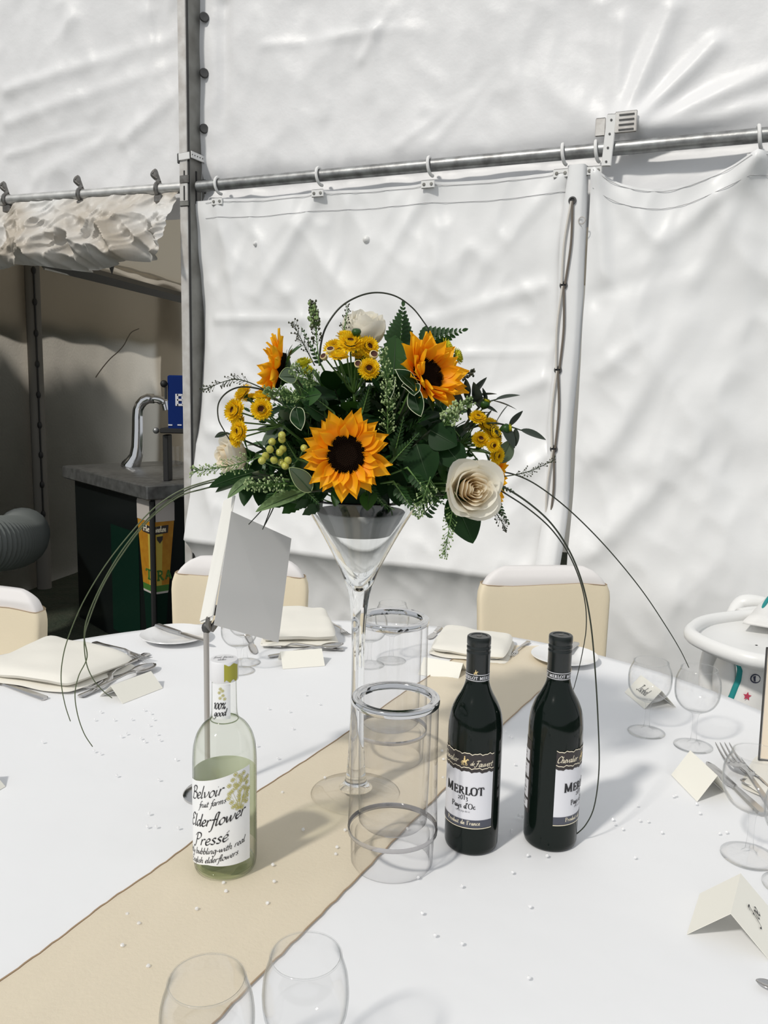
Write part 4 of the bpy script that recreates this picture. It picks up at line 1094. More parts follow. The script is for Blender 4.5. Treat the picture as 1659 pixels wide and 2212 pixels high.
def red_bottle(label, px, py, phi):
    p = at_z(px, py)
    t = thing('wine_bottle', label, 'bottle', (p.x, p.y, TZ + .0006), facing(p.x, p.y), 'black red wine bottles')
    prof = curve([Vector((r, 0, z)) for r, z in RED_PROF], 4)
    MB().lathe([(q.x, q.z) for q in prof], 48).build('glass_body', wine_black, t, True)
    R = .0375
    S = on_bottle(R, phi, .0002); S2 = on_bottle(R, phi, .0005); S3 = on_bottle(R, phi, .0008)
    hw = .0415
    wob = lambda u: .0009 * math.sin(u * 420) + .0007 * math.sin(u * 910 + 1)
    lb = patch(S, -hw, hw, .051, .127).build('label', label_white, t, True)
    patch(S2, -hw, hw, .122, .148, wav0=wob, wav1=lambda u: .5 * wob(u + .01)).build('upper_band', label_dark, lb, True)
    patch(S2, -hw, hw, .0425, .0535).build('lower_band', label_grey, lb, True)
    for v, w in ((.1478, wob), (.1275, wob), (.0415, None)):
        patch(S3, -hw, hw, v - .0005, v + .0006, wav0=w, wav1=w).build('gold_line', pale_gold, lb, True)
    m = MB()
    h = .0118; tw = text_width('ERLOT', h, True, .02) + text_width('M', h * 1.18, True, .02)
    x = lettering(m, 'M', S3, -tw / 2, .0895, h * 1.18, serif=True, wmax=.19, wmin=.05, pen=0, track=.02)
    lettering(m, 'ERLOT', S3, x, .0895, h, serif=True, wmax=.20, wmin=.06, pen=0, track=.02)
    h = .0072; lettering(m, '2013', S3, -text_width('2013', h, track=.08) / 2, .0815, h, 0, .12, .05, 0, track=.08)
    h = .0080; lettering(m, "Pays d'Oc", S3, -text_width("Pays d'Oc", h, True, .04) / 2, .0695, h, 0, .14, .05, 0, True, .04)
    m.build('label_lettering', ink, lb)
    m = MB(); h = .0030
    for k, yy in enumerate((.0642,)):
        lettering(m, 'vin de pays des oc', S3, -text_width('vin de pays des oc', h) / 2, yy, h, 0, .1, .05)
    m.build('small_lettering', ink_soft, lb)
    m = MB(); h = .0062; s_ = 'Produit de France'; lettering(m, s_, S3, -text_width(s_, h, True, .06) / 2, .0465, h, 0, .13, .05, 0, True, .06)
    lettering(m, 'Chevalier', S3, -.0405, .1325, .0090, .30, .13, .05)
    lettering(m, 'de', S3, .0082, .1320, .0060, .30, .13, .05)
    lettering(m, 'Fauvert', S3, .0142, .1305, .0084, .30, .13, .05)
    tag(m.build('gold_lettering', pale_gold, lb), kind='stuff')
    # small rider on horseback in gold
    def rider(surf, cx, cy, s, parent):
        m = MB(); st = lambda pts, w: m.add([surf(cx + (a + dx) * s, cy + (b + dy) * s) for (a, b) in pts for dx, dy in ((-w, -w * .6), (w, w * .6))], [(2 * i, 2 * i + 1, 2 * i + 3, 2 * i + 2) for i in range(len(pts) - 1)])
        m.add([surf(cx + a * s, cy + b * s) for a, b in ((-.5, .35), (-.45, .0), (.3, -.02), (.42, .3), (.62, .62), (.78, .5), (.86, .62), (.6, .86), (.36, .66), (.1, .42))], [tuple(range(10))])
        for q in ((-.44, .05, -.56, -.6), (-.3, .02, -.22, -.6), (.2, .02, .12, -.58), (.32, .05, .5, -.36), (.5, -.36, .4, -.6)): st([(q[0], q[1]), (q[2], q[3])], .06)
        m.add([surf(cx + a * s, cy + b * s) for a, b in ((-.22, .36), (.14, .38), (.12, .95), (-.02, 1.05), (-.16, .95))], [tuple(range(5))])
        m.add([surf(cx + (-.02 + .13 * math.cos(a)) * s, cy + (1.18 + .14 * math.sin(a)) * s) for a in np.linspace(0, 6.28, 9)[:-1]], [tuple(range(8))])
        st([(-.5, .3), (-.66, .1), (-.7, -.2)], .05)
        m.build('rider_emblem', gold, parent, False)
    rider(S3, .0005, .1345, .0070, lb)
    # back label
    SB, SB2 = on_bottle(R, phi + math.pi, .0002), on_bottle(R, phi + math.pi, .0006)
    bl_ = patch(SB, -.037, .037, .046, .152).build('back_label', label_dark, t, True)
    m = MB()
    for a, b in ((.052, .064), (.068, .094), (.098, .118), (.122, .138)):
        m2 = patch(SB2, -.033, .034, a, b); m.add(m2.v, m2.f)
    m.build('back_print_panel', label_white, bl_, True)
    m = MB()
    SB3 = on_bottle(R, phi + math.pi, .0009)
    for k in range(13):
        y = .055 + k * .0063
        m2 = patch(SB3, -.030, .026 + .004 * math.sin(k * 2.1), y, y + .0016); m.add(m2.v, m2.f)
    m.build('back_print_lines', ink_soft, bl_, True)
    # screw capsule
    cp = [(.0158, .2395), (.0160, .2400), (.0160, .277), (.0163, .2775), (.0163, .2795), (.0157, .2805), (.0157, .2825), (.0163, .2835), (.0163, .2860), (.0157, .2870), (.0157, .2890), (.0163, .2900), (.0163, .2975), (.0160, .2995), (.0148, .3005), (.0112, .3004), (.0110, .2997), (.0001, .2997)]
    cap_ = MB().lathe(cp, 36).build('screw_capsule', capsule, t)
    C3 = on_bottle(.0160, 0, .0004)
    for v in (.2418, .2500):
        patch(C3, -.0502, .0500, v - .0004, v + .0005, 40, 1).build('capsule_line', label_white, cap_, True)
    m = MB()
    for k in range(4):
        u = (-.036 + k * .025) + (phi * .0160) * .35
        lettering(m, 'MERLOT', C3, u - .009, .2437, .0044, serif=True, wmax=.2, wmin=.1, pen=0, track=.10)
    m.build('capsule_lettering', label_white, cap_)
    rider(C3, phi * .0160 + .003, .2522, .0038, cap_)
    MB().lathe([(.0001, .3000), (.0035, .3000)], 12, cap0=False, cap1=False).build('capsule_seal', clip_metal, cap_)
red_bottle('black bottle of red wine with its label facing, left of the two', 1017, 1820, -.35)
red_bottle('black bottle of red wine turned away, right of the two', 1187, 1813, 1.19)

# white elderflower bottle
p = at_z(487, 1872)
eb = thing('elderflower_bottle', 'clear bottle of elderflower drink with a handwritten style white label', 'bottle', (p.x, p.y, TZ + .0006), facing(p.x, p.y))
EP = [(.030, .003), (.0340, .0), (.0385, .004), (.0405, .012), (.0410, .03), (.0410, .07), (.0410, .11), (.0410, .140), (.0409, .150), (.0404, .161), (.0390, .173), (.0350, .186), (.0280, .197), (.0195, .205), (.0168, .212), (.0160, .225), (.0155, .255), (.0153, .262)]
prof = [(q.x, q.z) for q in curve([Vector((r, 0, z)) for r, z in EP], 4)]
MB().lathe([(.0002, .006), (.020, .005)] + prof, 48, cap0=False, cap1=False).build('glass_body', bottle_clear, eb, True)
lq = [(max(.0004, r - .0020), z + (.002 if z < .02 else 0)) for r, z in prof if z < .2045]
MB().lathe([(.0003, .008), (.020, .008)] + [q for q in lq if q[1] > .0075] + [(.0176, .2050), (.0003, .2050)], 48, cap0=False, cap1=False).build('drink', liquid_mat, eb, True)
MB().tube([(.0176 * math.cos(t), .0176 * math.sin(t), .2050) for t in np.linspace(0, 2 * math.pi, 33)[:-1]], .0007, 6, True).build('drink_surface_edge', MATS['olive_meniscus'] if 'olive_meniscus' in MATS else thin_glass('olive_meniscus', edge=(.35, .40, .30), face=(.55, .60, .48), gloss=.5), eb, True)  # olive tinted ring marking the level of the drink
MB().lathe([(.0003, .0105), (.026, .0085), (.0375, .0115), (.0378, .006), (.034, .0018), (.028, .003), (.0003, .004)], 40, cap0=False, cap1=False).build('thick_base', thin_glass('green_glass_base', edge=(.46, .54, .40), face=(.82, .87, .77), gloss=.8), eb, True)
R = .0412
S, S2 = on_bottle(R, -.30, .0003), on_bottle(R, -.30, .0008)
ltop = lambda u: np.interp(u, [-.05, -.03, -.005, .03, .05], [.1300, .1335, .1405, .1510, .1545])
lbot = lambda u: np.interp(u, [-.05, -.012, .05], [.0140, .0250, .0262])
lb = patch(S, -.050, .0470, 0, 0, 30, 4, wav0=lbot, wav1=ltop).build('label', label_paper, eb, True)
patch(on_bottle(R - .0012, math.pi - .05, 0), -.058, .058, .030, .136, 30, 3).build('back_label', green_back, eb, True)
m = MB()
lettering(m, 'Belvoir', S2, -.0400, .1065, .0165, .22, .11, .028, rise=.33, squeeze=1.18)
lettering(m, 'fruit farms', S2, -.0240, .0995, .0084, .25, .13, .04, rise=.33, squeeze=1.1)
lettering(m, 'Elderflower', S2, -.0450, .0690, .0168, .22, .13, .035, rise=.26, squeeze=1.16)
lettering(m, 'Press\u00e9', S2, -.0340, .0455, .0165, .22, .12, .03, rise=.30, squeeze=1.3)
lettering(m, 'gently bubbling-with real', S2, -.0580, .0275, .0086, .22, .13, .045, rise=.27, squeeze=1.2)
lettering(m, 'English elderflowers', S2, -.0450, .0185, .0082, .22, .13, .045, rise=.28, squeeze=1.2)
m.build('lettering', ink, lb)
def blossoms(surf, centres, r, parent, name):
    m = MB()
    for cx, cy_ in centres:
        for k in range(5):
            a0 = 2 * math.pi * k / 5 + cx * 900
            pts = [(cx + r * (.45 * math.cos(a0) + .42 * math.cos(b)), cy_ + r * (.45 * math.sin(a0) + .42 * math.sin(b))) for b in np.linspace(0, 2 * math.pi, 8)]
            m.add([surf(x + dx, y + dx) for x, y in pts for dx in (-r * .07, r * .07)], [(2 * i, 2 * i + 1, 2 * i + 3, 2 * i + 2) for i in range(7)])
        m.add([surf(cx + r * .25 * math.cos(b), cy_ + r * .25 * math.sin(b)) for b in np.linspace(0, 6.28, 7)[:-1]], [tuple(range(6))])
    m.build(name, olive_print, parent)
pr = random.Random(4); cs = []
while len(cs) < 34:
    x, y = pr.uniform(.012, .045), pr.uniform(.098, .150)
    if ((x - .030) / .0165) ** 2 + ((y - .1245) / .0245) ** 2 < 1 and all((x - a) ** 2 + (y - b) ** 2 > .0042 ** 2 for a, b in cs): cs.append((x, y))
    elif pr.random() < .02 and len(cs) > 24: break
blossoms(S2, cs, .0034, lb, 'blossom_print')
m = MB()
for cx, cy_ in cs[::2]:
    m.tube([S2(cx, cy_), S2(.031, .100)], .00018, 3)
m.build('blossom_stalks', olive_print, lb)
Cn, Cn2 = on_bottle(.0162, -.35, .0003), on_bottle(.0162, -.35, .0007)
nl = patch(Cn, -.0125, .0135, .2105, .256, 12, 3).build('neck_label', label_paper, eb, True)
m = MB(); lettering(m, '100%', Cn2, -.0090, .2230, .0090, .15, .15, .06, rise=.1, squeeze=.9); lettering(m, 'good', Cn2, -.0085, .2135, .0090, .22, .15, .05, rise=.15); m.build('neck_lettering', ink, nl)
blossoms(Cn2, [(.0005, .2385), (.004, .2420), (-.0005, .2455), (.0035, .2480), (.001, .2505), (.006, .2375)], .0024, nl, 'blossom_print')
cp = MB().lathe([(.0178, .258), (.0182, .2590), (.0182, .282), (.0170, .2845), (.0001, .2850)], 36).build('foil_cap', cap_white, eb)
patch(on_bottle(.0183, .52, .0004), -.0095, .0105, .2605, .2815, 8, 3, wav0=lambda u: .002 * math.sin(u * 700), wav1=lambda u: .0015 * math.sin(u * 500)).build('torn_seal', cap_green, cp, True)
m = MB(); lettering(m, 'fruit farms', lambda x, y: Vector((x, y, .2854)), -.013, .002, .006, .2, .13, .05); lettering(m, 'elder', lambda x, y: Vector((x, y, .2854)), -.008, -.007, .006, .2, .13, .05); m.build('cap_lettering', ink_soft, cp)

# ================================================================ MENU STAND AND MENU CARD
bp = at_z(449, 1716)
ms = thing('menu_stand', 'tall steel card stand behind the white bottle', 'card stand', (bp.x, bp.y, TZ + .0005))
MB().lathe([(.0375, .0), (.0378, .003), (.034, .007), (.020, .011), (.006, .0135), (.0035, .018)], 40).build('base', dark_metal if False else steel, ms)
topz = at_y(457, 1352, bp.y).z - TZ
pole_metal = mat('brushed_pole', (.50, .475, .455), .4, .45)
MB().tube([(0, 0, .012), (0, 0, topz)], .0042, 10).build('pole', pole_metal, ms)
o = Vector((bp.x, bp.y, TZ))
def ml(px, py, dy=0.0): return at_y(px, py, bp.y + dy) - o
MB().ball(ml(446, 1357), .0075, 10, 6, (1, .8, 1.25)).build('knob', dark_metal, ms)
MB().tube(curve([ml(457, 1360, -.004), ml(463, 1352, -.008), ml(472, 1338, -.010), ml(473, 1325, -.010), ml(466, 1314, -.008), ml(462, 1326, -.004)], 6), .0042, 8, flat=1.3).build('clip_curl', clip_metal, ms)
MB().tube(curve([ml(457, 1360, -.004), ml(450, 1350, -.010), ml(452, 1335, -.012)], 5), .0046, 8).build('clip_jaw', clip_metal, ms)
MB().tube([ml(462, 1316, -.008), ml(477, 1308, -.012)], .0008, 5).build('wire_tip', clip_metal, ms)
Yc = bp.y - .006
mc = thing('menu_card', 'white folded menu booklet held up by the card stand, left of the vase', 'menu', o + ml(462, 1335))
oc = Vector(mc.location)
def cl_(px, py, dy): return at_y(px, py, bp.y + dy) - oc
def sheet(pts, mt, name, th=.0008):
    a, b, c, d = pts; n = (b - a).cross(d - a).normalized() * th
    MB().add([a, b, c, d, a + n, b + n, c + n, d + n], [(0, 1, 2, 3), (7, 6, 5, 4), (0, 4, 5, 1), (1, 5, 6, 2), (2, 6, 7, 3), (3, 7, 4, 0)]).build(name, mt, mc, False)
sheet([cl_(462, 1350, -.030), cl_(601, 1388, .030), cl_(629, 1163, .034), cl_(499, 1104, -.026)], card_white, 'front_cover')
sheet([cl_(432, 1342, .018), cl_(460, 1330, -.026), cl_(508, 1070, -.022), cl_(484, 1082, .026)], card_pages, 'inner_pages')
sheet([cl_(434, 1346, .020), cl_(460, 1340, -.024), cl_(506, 1074, -.020), cl_(488, 1084, .028)], card_pages, 'back_cover')
sheet([cl_(446, 1340, .0), cl_(461, 1333, -.0265), cl_(509, 1071, -.0225), cl_(496, 1078, .002)], card_white, 'middle_page', .0005)

# ================================================================ SCATTERED TABLE CRYSTALS
px_list = [(217, 1537), (204, 1554), (246, 1554), (284, 1553), (311, 1533), (325, 1540), (331, 1553), (322, 1566), (273, 1584), (262, 1590), (304, 1594), (312, 1601), (339, 1585), (345, 1598), (92, 1602), (216, 1627), (203, 1622), (252, 1675), (343, 1684), (322, 1757), (318, 1785), (337, 1785), (385, 1788), (580, 1530), (625, 1536), (632, 1573), (600, 1637), (610, 1712), (483, 1907), (488, 1925), (589, 1868), (592, 1904), (425, 1963), (578, 1951), (275, 1975), (264, 2042), (320, 2087), (300, 1995), (702, 1680), (655, 1792), (725, 1845), (745, 1793), (728, 1830), (958, 1640), (955, 1622), (1091, 1580), (1105, 1592), (1100, 1590), (1112, 1651), (957, 1680), (903, 1895), (998, 1914), (1140, 1847), (1182, 1848), (1107, 1884), (912, 1972), (940, 2020), (1075, 1795), (1105, 1795), (1120, 1762), (1128, 1765), (1324, 1770), (1328, 1780), (1345, 1790), (1382, 1772), (1400, 1774), (1430, 1798), (1455, 1720), (1460, 1718), (1377, 1740), (1372, 1852), (1505, 1736), (1512, 1756), (1145, 1958), (1142, 2112), (998, 2038), (1555, 1800), (1570, 1797), (880, 1790), (905, 1772), (660, 1500), (690, 1520), (555, 1610), (380, 1640)]
me = MB().lathe([(.0001, -.0024), (.0019, -.0010), (.0026, .0004), (.0014, .0021), (.0001, .0022)], 8).mesh('table_crystal', crystal_mat, False)
for i, (x, y) in enumerate(px_list):
    q = at_z(x, y, TZ + .0045)
    oo = link('table_crystal', me, None, Matrix.Translation(q) @ Matrix.Rotation(i * 1.3, 4, 'Z') @ Matrix.Rotation(.5 + .4 * math.sin(i), 4, 'X'))
    tag(oo, 'tiny clear crystal scattered on the table', 'crystal', 'clear crystals scattered on the table')

# ================================================================ HIGH CHAIR
HY = 1.98
hc0 = at_y(1600, 1400, HY)
hc = thing('high_chair', 'white plastic high chair with a tray and a patterned cushion at the right', 'high chair', (hc0.x + .10, HY, 0))
o = Vector(hc.location)
def hl_(px, py, dy=0.0): return at_y(px, py, HY + dy) - o
def rounded(path, rad, name, mt, flat=1.0, seg=12):
    MB().tube(curve(path, 8), rad, seg, flat=flat).build(name, mt, hc, True)
# tray: rounded rim round a sunken floor
rim_pts = curve([hl_(1500, 1352, -.05), hl_(1497, 1340, .02), hl_(1530, 1326, .10), hl_(1610, 1322, .16), hl_(1720, 1330, .18), hl_(1770, 1370, .10), hl_(1790, 1450, -.12), hl_(1740, 1470, -.20), hl_(1640, 1432, -.20), hl_(1560, 1390, -.14)], 6, True)
zt_ = sum(p.z for p in rim_pts) / len(rim_pts)
for p in rim_pts: p.z = zt_ + (p.z - zt_) * .15
MB().tube(rim_pts, .016, 12, True, flat=1.1).build('tray_rim', white_plastic, hc, True)
cen = sum((p for p in rim_pts), Vector()) / len(rim_pts)
rings = [[cen.lerp(p, k) + Z * (-.004 if k > .9 else -.012 - .01 * (1 - k)) for p in rim_pts] for k in (1.0, .92, .84, .5, .02)]
m = MB(); n = len(rim_pts); vs = [p for r in rings for p in r]; fs = [(i * n + k, i * n + (k + 1) % n, (i + 1) * n + (k + 1) % n, (i + 1) * n + k) for i in range(4) for k in range(n)]
m.add(vs, fs); m.build('tray', white_plastic, hc, True)
m = MB(); rings = [[cen.lerp(p, k) - Z * d for p in rim_pts] for k, d in ((1.0, .005), (.9, .028), (.5, .034), (.02, .034))]
vs = [p for r in rings for p in r]; fs = [(i * n + (k + 1) % n, i * n + k, (i + 1) * n + k, (i + 1) * n + (k + 1) % n) for i in range(3) for k in range(n)]
m.add(vs, fs); m.build('tray_underside', white_plastic, hc, True)
# seat shell with arm, legs
def loft(sections, name, mt):
    n = len(sections[0]); vs = [p for s_ in sections for p in s_]
    fs = [(i * n + k, i * n + k + 1, (i + 1) * n + k + 1, (i + 1) * n + k) for i in range(len(sections) - 1) for k in range(n - 1)]
    ob = MB().add(vs, fs).build(name, mt, hc, True)
    sm = ob.modifiers.new('thickness', 'SOLIDIFY'); sm.thickness = .008; return ob
rounded([hl_(1545, 1385, .06), hl_(1532, 1420, .06), hl_(1527, 1460, .06), hl_(1530, 1520, .05), hl_(1540, 1640, .04)], [.020] * 33, 'side_post', white_plastic)
secs = []
for k, (pa, pb) in enumerate((((1562, 1408), (1585, 1416)), ((1548, 1440), (1590, 1440)), ((1545, 1475), (1592, 1470)), ((1545, 1510), (1588, 1505)), ((1552, 1560), (1582, 1545)), ((1560, 1640), (1585, 1640)))):
    a, b = hl_(*pa, .02), hl_(*pb, -.09)
    secs.append([a.lerp(b, t) + Vector((-.014 * math.sin(math.pi * t), -.006 * math.sin(math.pi * t), 0)) for t in np.linspace(0, 1, 9)])
loft(secs, 'seat_side', white_plastic)
rounded([hl_(1580, 1330, .26), hl_(1597, 1308, .28), hl_(1615, 1302, .28), hl_(1650, 1306, .27), hl_(1700, 1318, .24)], [.016 + .008 * math.sin(i / 32 * math.pi) for i in range(33)], 'backrest_rim', white_plastic)
rounded([hl_(1597, 1330, .20), hl_(1640, 1325, .22), hl_(1700, 1335, .2)], [.020] * 17, 'arm', white_plastic)
for dx, dy in ((-.02, .03), (.32, .03), (-.02, .34), (.32, .34)):
    MB().tube([(dx - .02, dy + .0, .44), (dx - .06 * (1 if dx < .1 else -1), dy + .05 * (1 if dy > .1 else -1), 0)], [.017, .014], 10).build('leg', alu, hc)
# cushion with piping and printed shapes
cush = mat('cushion_cloth', (.80, .79, .77), .8, bump=(40, .15, .004))
teal = mat('teal_piping', (.01, .25, .25), .7)
pip = [(1583, 1415), (1594, 1428), (1600, 1445), (1597, 1468), (1590, 1485), (1583, 1503), (1576, 1520)]
rounded([hl_(x, y, -.10) for x, y in pip] + [hl_(1570, 1560, -.10)], [.0085] * 57, 'piping', teal)
secs = []
for i, (x, y) in enumerate(pip + [(1570, 1560), (1566, 1640)]):
    a = hl_(x + 3, y, -.10); b = hl_(1740, y + 52 - i * 4, -.10)
    secs.append([a.lerp(b, t) + Vector((0, -.020 * math.sin(min(1, t * 4) * math.pi / 2), 0)) for t in np.linspace(0, 1, 12)])
cu = loft(secs, 'cushion_front', cush)
secs = []
for x, y, dy in ((1660, 1290, .24), (1640, 1308, .20), (1622, 1330, .14), (1604, 1347, .06)):
    a = hl_(x, y, dy); b = hl_(x + 170, y + 22, dy)
    secs.append([a.lerp(b, t) + Vector((0, -.015 * math.sin(math.pi * t), 0)) for t in np.linspace(0, 1, 8)])
loft(secs, 'cushion_back', cush)
rounded([hl_(1664, 1288, .232), hl_(1655, 1300, .205), hl_(1644, 1320, .165)], [.005] * 17, 'piping', teal)
YP = -.1245
def flat_shape(poly, mt, name):
    m = MB(); c_ = Vector((0, 0, 0))
    pts = [hl_(x, y, YP) for x, y in poly]
    m.add(pts, [tuple(range(len(pts)))]); m.build(name, mt, hc, False)
def star(cx, cy_, r, rot=0.2): return [(cx + (r if k % 2 == 0 else r * .45) * math.sin(rot + k * math.pi / 5), cy_ - (r if k % 2 == 0 else r * .45) * math.cos(rot + k * math.pi / 5)) for k in range(10)]
navy = mat('navy_print', (.045, .05, .09), .7); pink = mat('pink_print', (.70, .30, .38), .7); coral = mat('coral_print', (.62, .06, .12), .7); lemon = mat('lemon_print', (.72, .66, .36), .7); slate = mat('slate_print', (.16, .16, .20), .7)
flat_shape(star(1614, 1504, 10), coral, 'star_print')
flat_shape([(1633, 1484), (1646, 1485), (1646, 1498), (1644, 1503), (1640, 1496)], pink, 'pink_print')
flat_shape([(1615, 1532), (1618, 1526), (1624, 1524), (1630, 1529), (1627, 1536)], navy, 'half_disc_print')
flat_shape([(1596, 1522), (1603, 1524), (1602, 1526), (1596, 1523)], navy, 'dash_print')
flat_shape([(1634, 1446), (1638, 1441), (1646, 1441), (1645, 1447), (1637, 1449)], slate, 'dot_print')
flat_shape([(1652, 1443), (1659, 1441), (1665, 1446), (1655, 1447)], slate, 'dot_print')
ring_o = [(1632 + 10 * math.cos(a), 1466 + 9 * math.sin(a)) for a in np.linspace(0, 6.28, 17)[:-1]]
MB().tube([hl_(x, y, YP - .001) for x, y in ring_o], .0016, 5, True).build('apple_outline', navy, hc)
flat_shape([(1627, 1462), (1633, 1460), (1632, 1468), (1638, 1466), (1636, 1473), (1629, 1472)], navy, 'apple_mark')
MB().tube([hl_(1640, 1464, YP - .001), hl_(1646, 1461, YP - .001)], .0012, 5).build('apple_stalk', navy, hc)
# ================================================================ VASE AND FLOWERS
vp = at_z(768, 1716); VX, VY = vp.x, vp.y
vase = thing('flower_vase', 'tall clear trumpet glass vase on the runner holding the flowers', 'vase', (VX, VY, TZ + .0006))
VH = .470
out_p = [(.0690, .0), (.0695, .0018), (.066, .0045), (.045, .0075), (.026, .012), (.0175, .022), (.0140, .045), (.0112, .10), (.0100, .17), (.0098, .23), (.0112, .275), (.0145, .310), (.0205, .335), (.031, .362), (.046, .392), (.064, .425), (.082, .455), (.0895, VH)]
in_p = [(.0870, VH), (.0795, .455), (.0610, .425), (.0425, .392), (.0265, .362), (.0145, .340), (.0060, .329), (.0002, .327)]
oc_ = [(q.x, q.z) for q in curve([Vector((r, 0, z)) for r, z in out_p[4:]], 3)]
ic_ = [(max(.0002, q.x), q.z) for q in curve([Vector((r, 0, z)) for r, z in in_p], 3)]
MB().lathe([(.0002, .0125)] + oc_ + ic_, 56, cap0=False, cap1=False).build('trumpet', vase_glass, vase, True)
MB().lathe([(.0002, .0006)] + [(r, z) for r, z in out_p[:5]] + [(.022, .0118), (.0002, .0118)], 56, cap0=False, cap1=False).build('foot', thin_glass('vase_foot_clear', edge=(.5, .48, .45), face=(.99, .99, .99), gloss=.8), vase, True)
MB().tube([(.0693 * math.cos(t), .0693 * math.sin(t), .0012) for t in np.linspace(0, 2 * math.pi, 61)[:-1]], .0009, 6, True).build('foot_rim', tumbler_mat, vase, True)
foam_z = TZ + .440
foam = thing('foam_tray', 'grey tray with floral foam sitting in the mouth of the vase', 'tray', (VX, VY, TZ))
MB().lathe([(.0002, .414), (.046, .414), (.058, .432), (.066, .447), (.064, .449), (.055, .434), (.044, .418), (.0002, .418)], 40, cap0=False, cap1=False).build('tray', mat('grey_tray', (.42, .43, .43), .6, spec=.2), foam, True)
MB().box((0, 0, .475), (.082, .07, .11), Matrix.Rotation(.1, 3, 'Z'), .02).build('foam_block', mat('floral_foam', (.008, .028, .012), .9, bump=(90, .5, .004)), foam)
FC = Vector((VX, VY, TZ + .485))                       # where the stems meet

stem_green = mat('stem_green', (.10, .20, .045), .55)
dark_stem = mat('dark_stem', (.03, .045, .02), .6)
def leaf_material(name, c0, c1, rough=.38, transl=.18, spec=.35):
    m = mat(name, c0, rough, spec=spec, noise=(30, c1, .5), transl=transl, transl_col=(c1[0] * 1.5, c1[1] * 1.5, c1[2]))
    return m
leaf_dark = leaf_material('broad_leaf_dark', (.006, .024, .007), (.014, .046, .011), .48, .12, .12)
rib_mat = mat('leaf_rib', (.035, .075, .028), .5)
leaf_mid = leaf_material('broad_leaf_mid', (.020, .070, .012), (.036, .100, .020))
leaf_grey = leaf_material('grey_green_leaf', (.075, .115, .072), (.11, .15, .095))
leaf_pale = leaf_material('long_pale_leaf', (.10, .18, .075), (.17, .25, .11))
fern_mat = leaf_material('fern_green', (.012, .042, .010), (.026, .074, .018), .5)
ruscus_mat = leaf_material('dark_grey_leaf', (.022, .032, .024), (.038, .052, .036), .5, .05)
variegated_edge = mat('cream_leaf_edge', (.62, .66, .46), .5)
seed_mat = mat('seed_green', (.19, .28, .10), .55)
seed_pale = mat('seed_pale_green', (.34, .44, .20), .55)
seed_dark = mat('seed_dark', (.045, .05, .025), .6)
sun_petal = length_gradient('sunflower_petal', (.98, .40, .006), (1.0, .58, .018), .5, .35, .25, .95)
sun_disc = mat('sunflower_disc', (.010, .006, .004), .95, spec=.05, bump=(400, .8, .003))
sun_fuzz = mat('sunflower_inner', (.020, .010, .006), .95, spec=.05)
rose_petal = length_gradient('rose_petal', (.84, .74, .55), (.86, .83, .72), .55, .30, .0, .8)
rose_inner = length_gradient('rose_inner_petal', (.84, .68, .44), (.86, .79, .62), .55, .30, .0, .9)
mum_petal = mat('button_flower_petal', (.98, .74, .025), .55, spec=.2, transl=.3, transl_col=(1.0, .78, .04), noise=(160, (.96, .64, .012), .4))
mum_green = mat('young_button_flower', (.62, .60, .04), .55, spec=.2, transl=.15)
mum_disc = mat('button_flower_eye', (.075, .022, .012), .8)
bud_rim = mat('bud_rim', (.75, .62, .30), .6)
berry_mat = mat('hypericum_berry', (.52, .50, .10), .3, spec=.5, noise=(120, (.42, .42, .07), .4))
grass_mat = mat('bear_grass', (.09, .115, .055), .4, spec=.5)
grass_dark = mat('dark_bear_grass', (.030, .036, .024), .4, spec=.4)

# ---- shared small meshes
def petal_mesh(name, L, W, material, cup=.25, tip=.5, nu=6, nv=8, curl=.0, waist=.35, ruffle=0.0, thick=0.0):
    """petal along +Y, inner side +Z"""
    P = []
    for j in range(nv + 1):
        t = j / nv
        w = W * (waist + (1 - waist) * math.sin(math.pi * min(1, t * .9 + .12)) ** .8) * (1 - max(0, (t - tip) / (1 - tip)) ** 2.2)
        row = []
        for i in range(nu + 1):
            u = i / nu * 2 - 1
            row.append((u * w, t * L, cup * W * u * u + curl * L * t * t + ruffle * W * math.sin(u * 5 + t * 6) * t))
        P.append(row)
    return MB().grid(P).mesh(name, material, True)
def leaf_mesh(name, L, W, material, fold=.25, droop=.15, tip=.45, serr=0, nu=6, nv=10, wave=0.0):
    P = []
    for j in range(nv + 1):
        t = j / nv
        w = W * math.sin(math.pi * (t ** .85)) ** .75 if 0 < t < 1 else .0004
        w = max(w, .0004)
        if serr: w *= 1 - .22 * (j % 2)
        row = []
        for i in range(nu + 1):
            u = i / nu * 2 - 1
            row.append((u * w, t * L, fold * w * abs(u) - droop * L * t * t + wave * W * math.sin(t * 9 + u * 2)))
        P.append(row)
    return MB().grid(P).mesh(name, material, True)

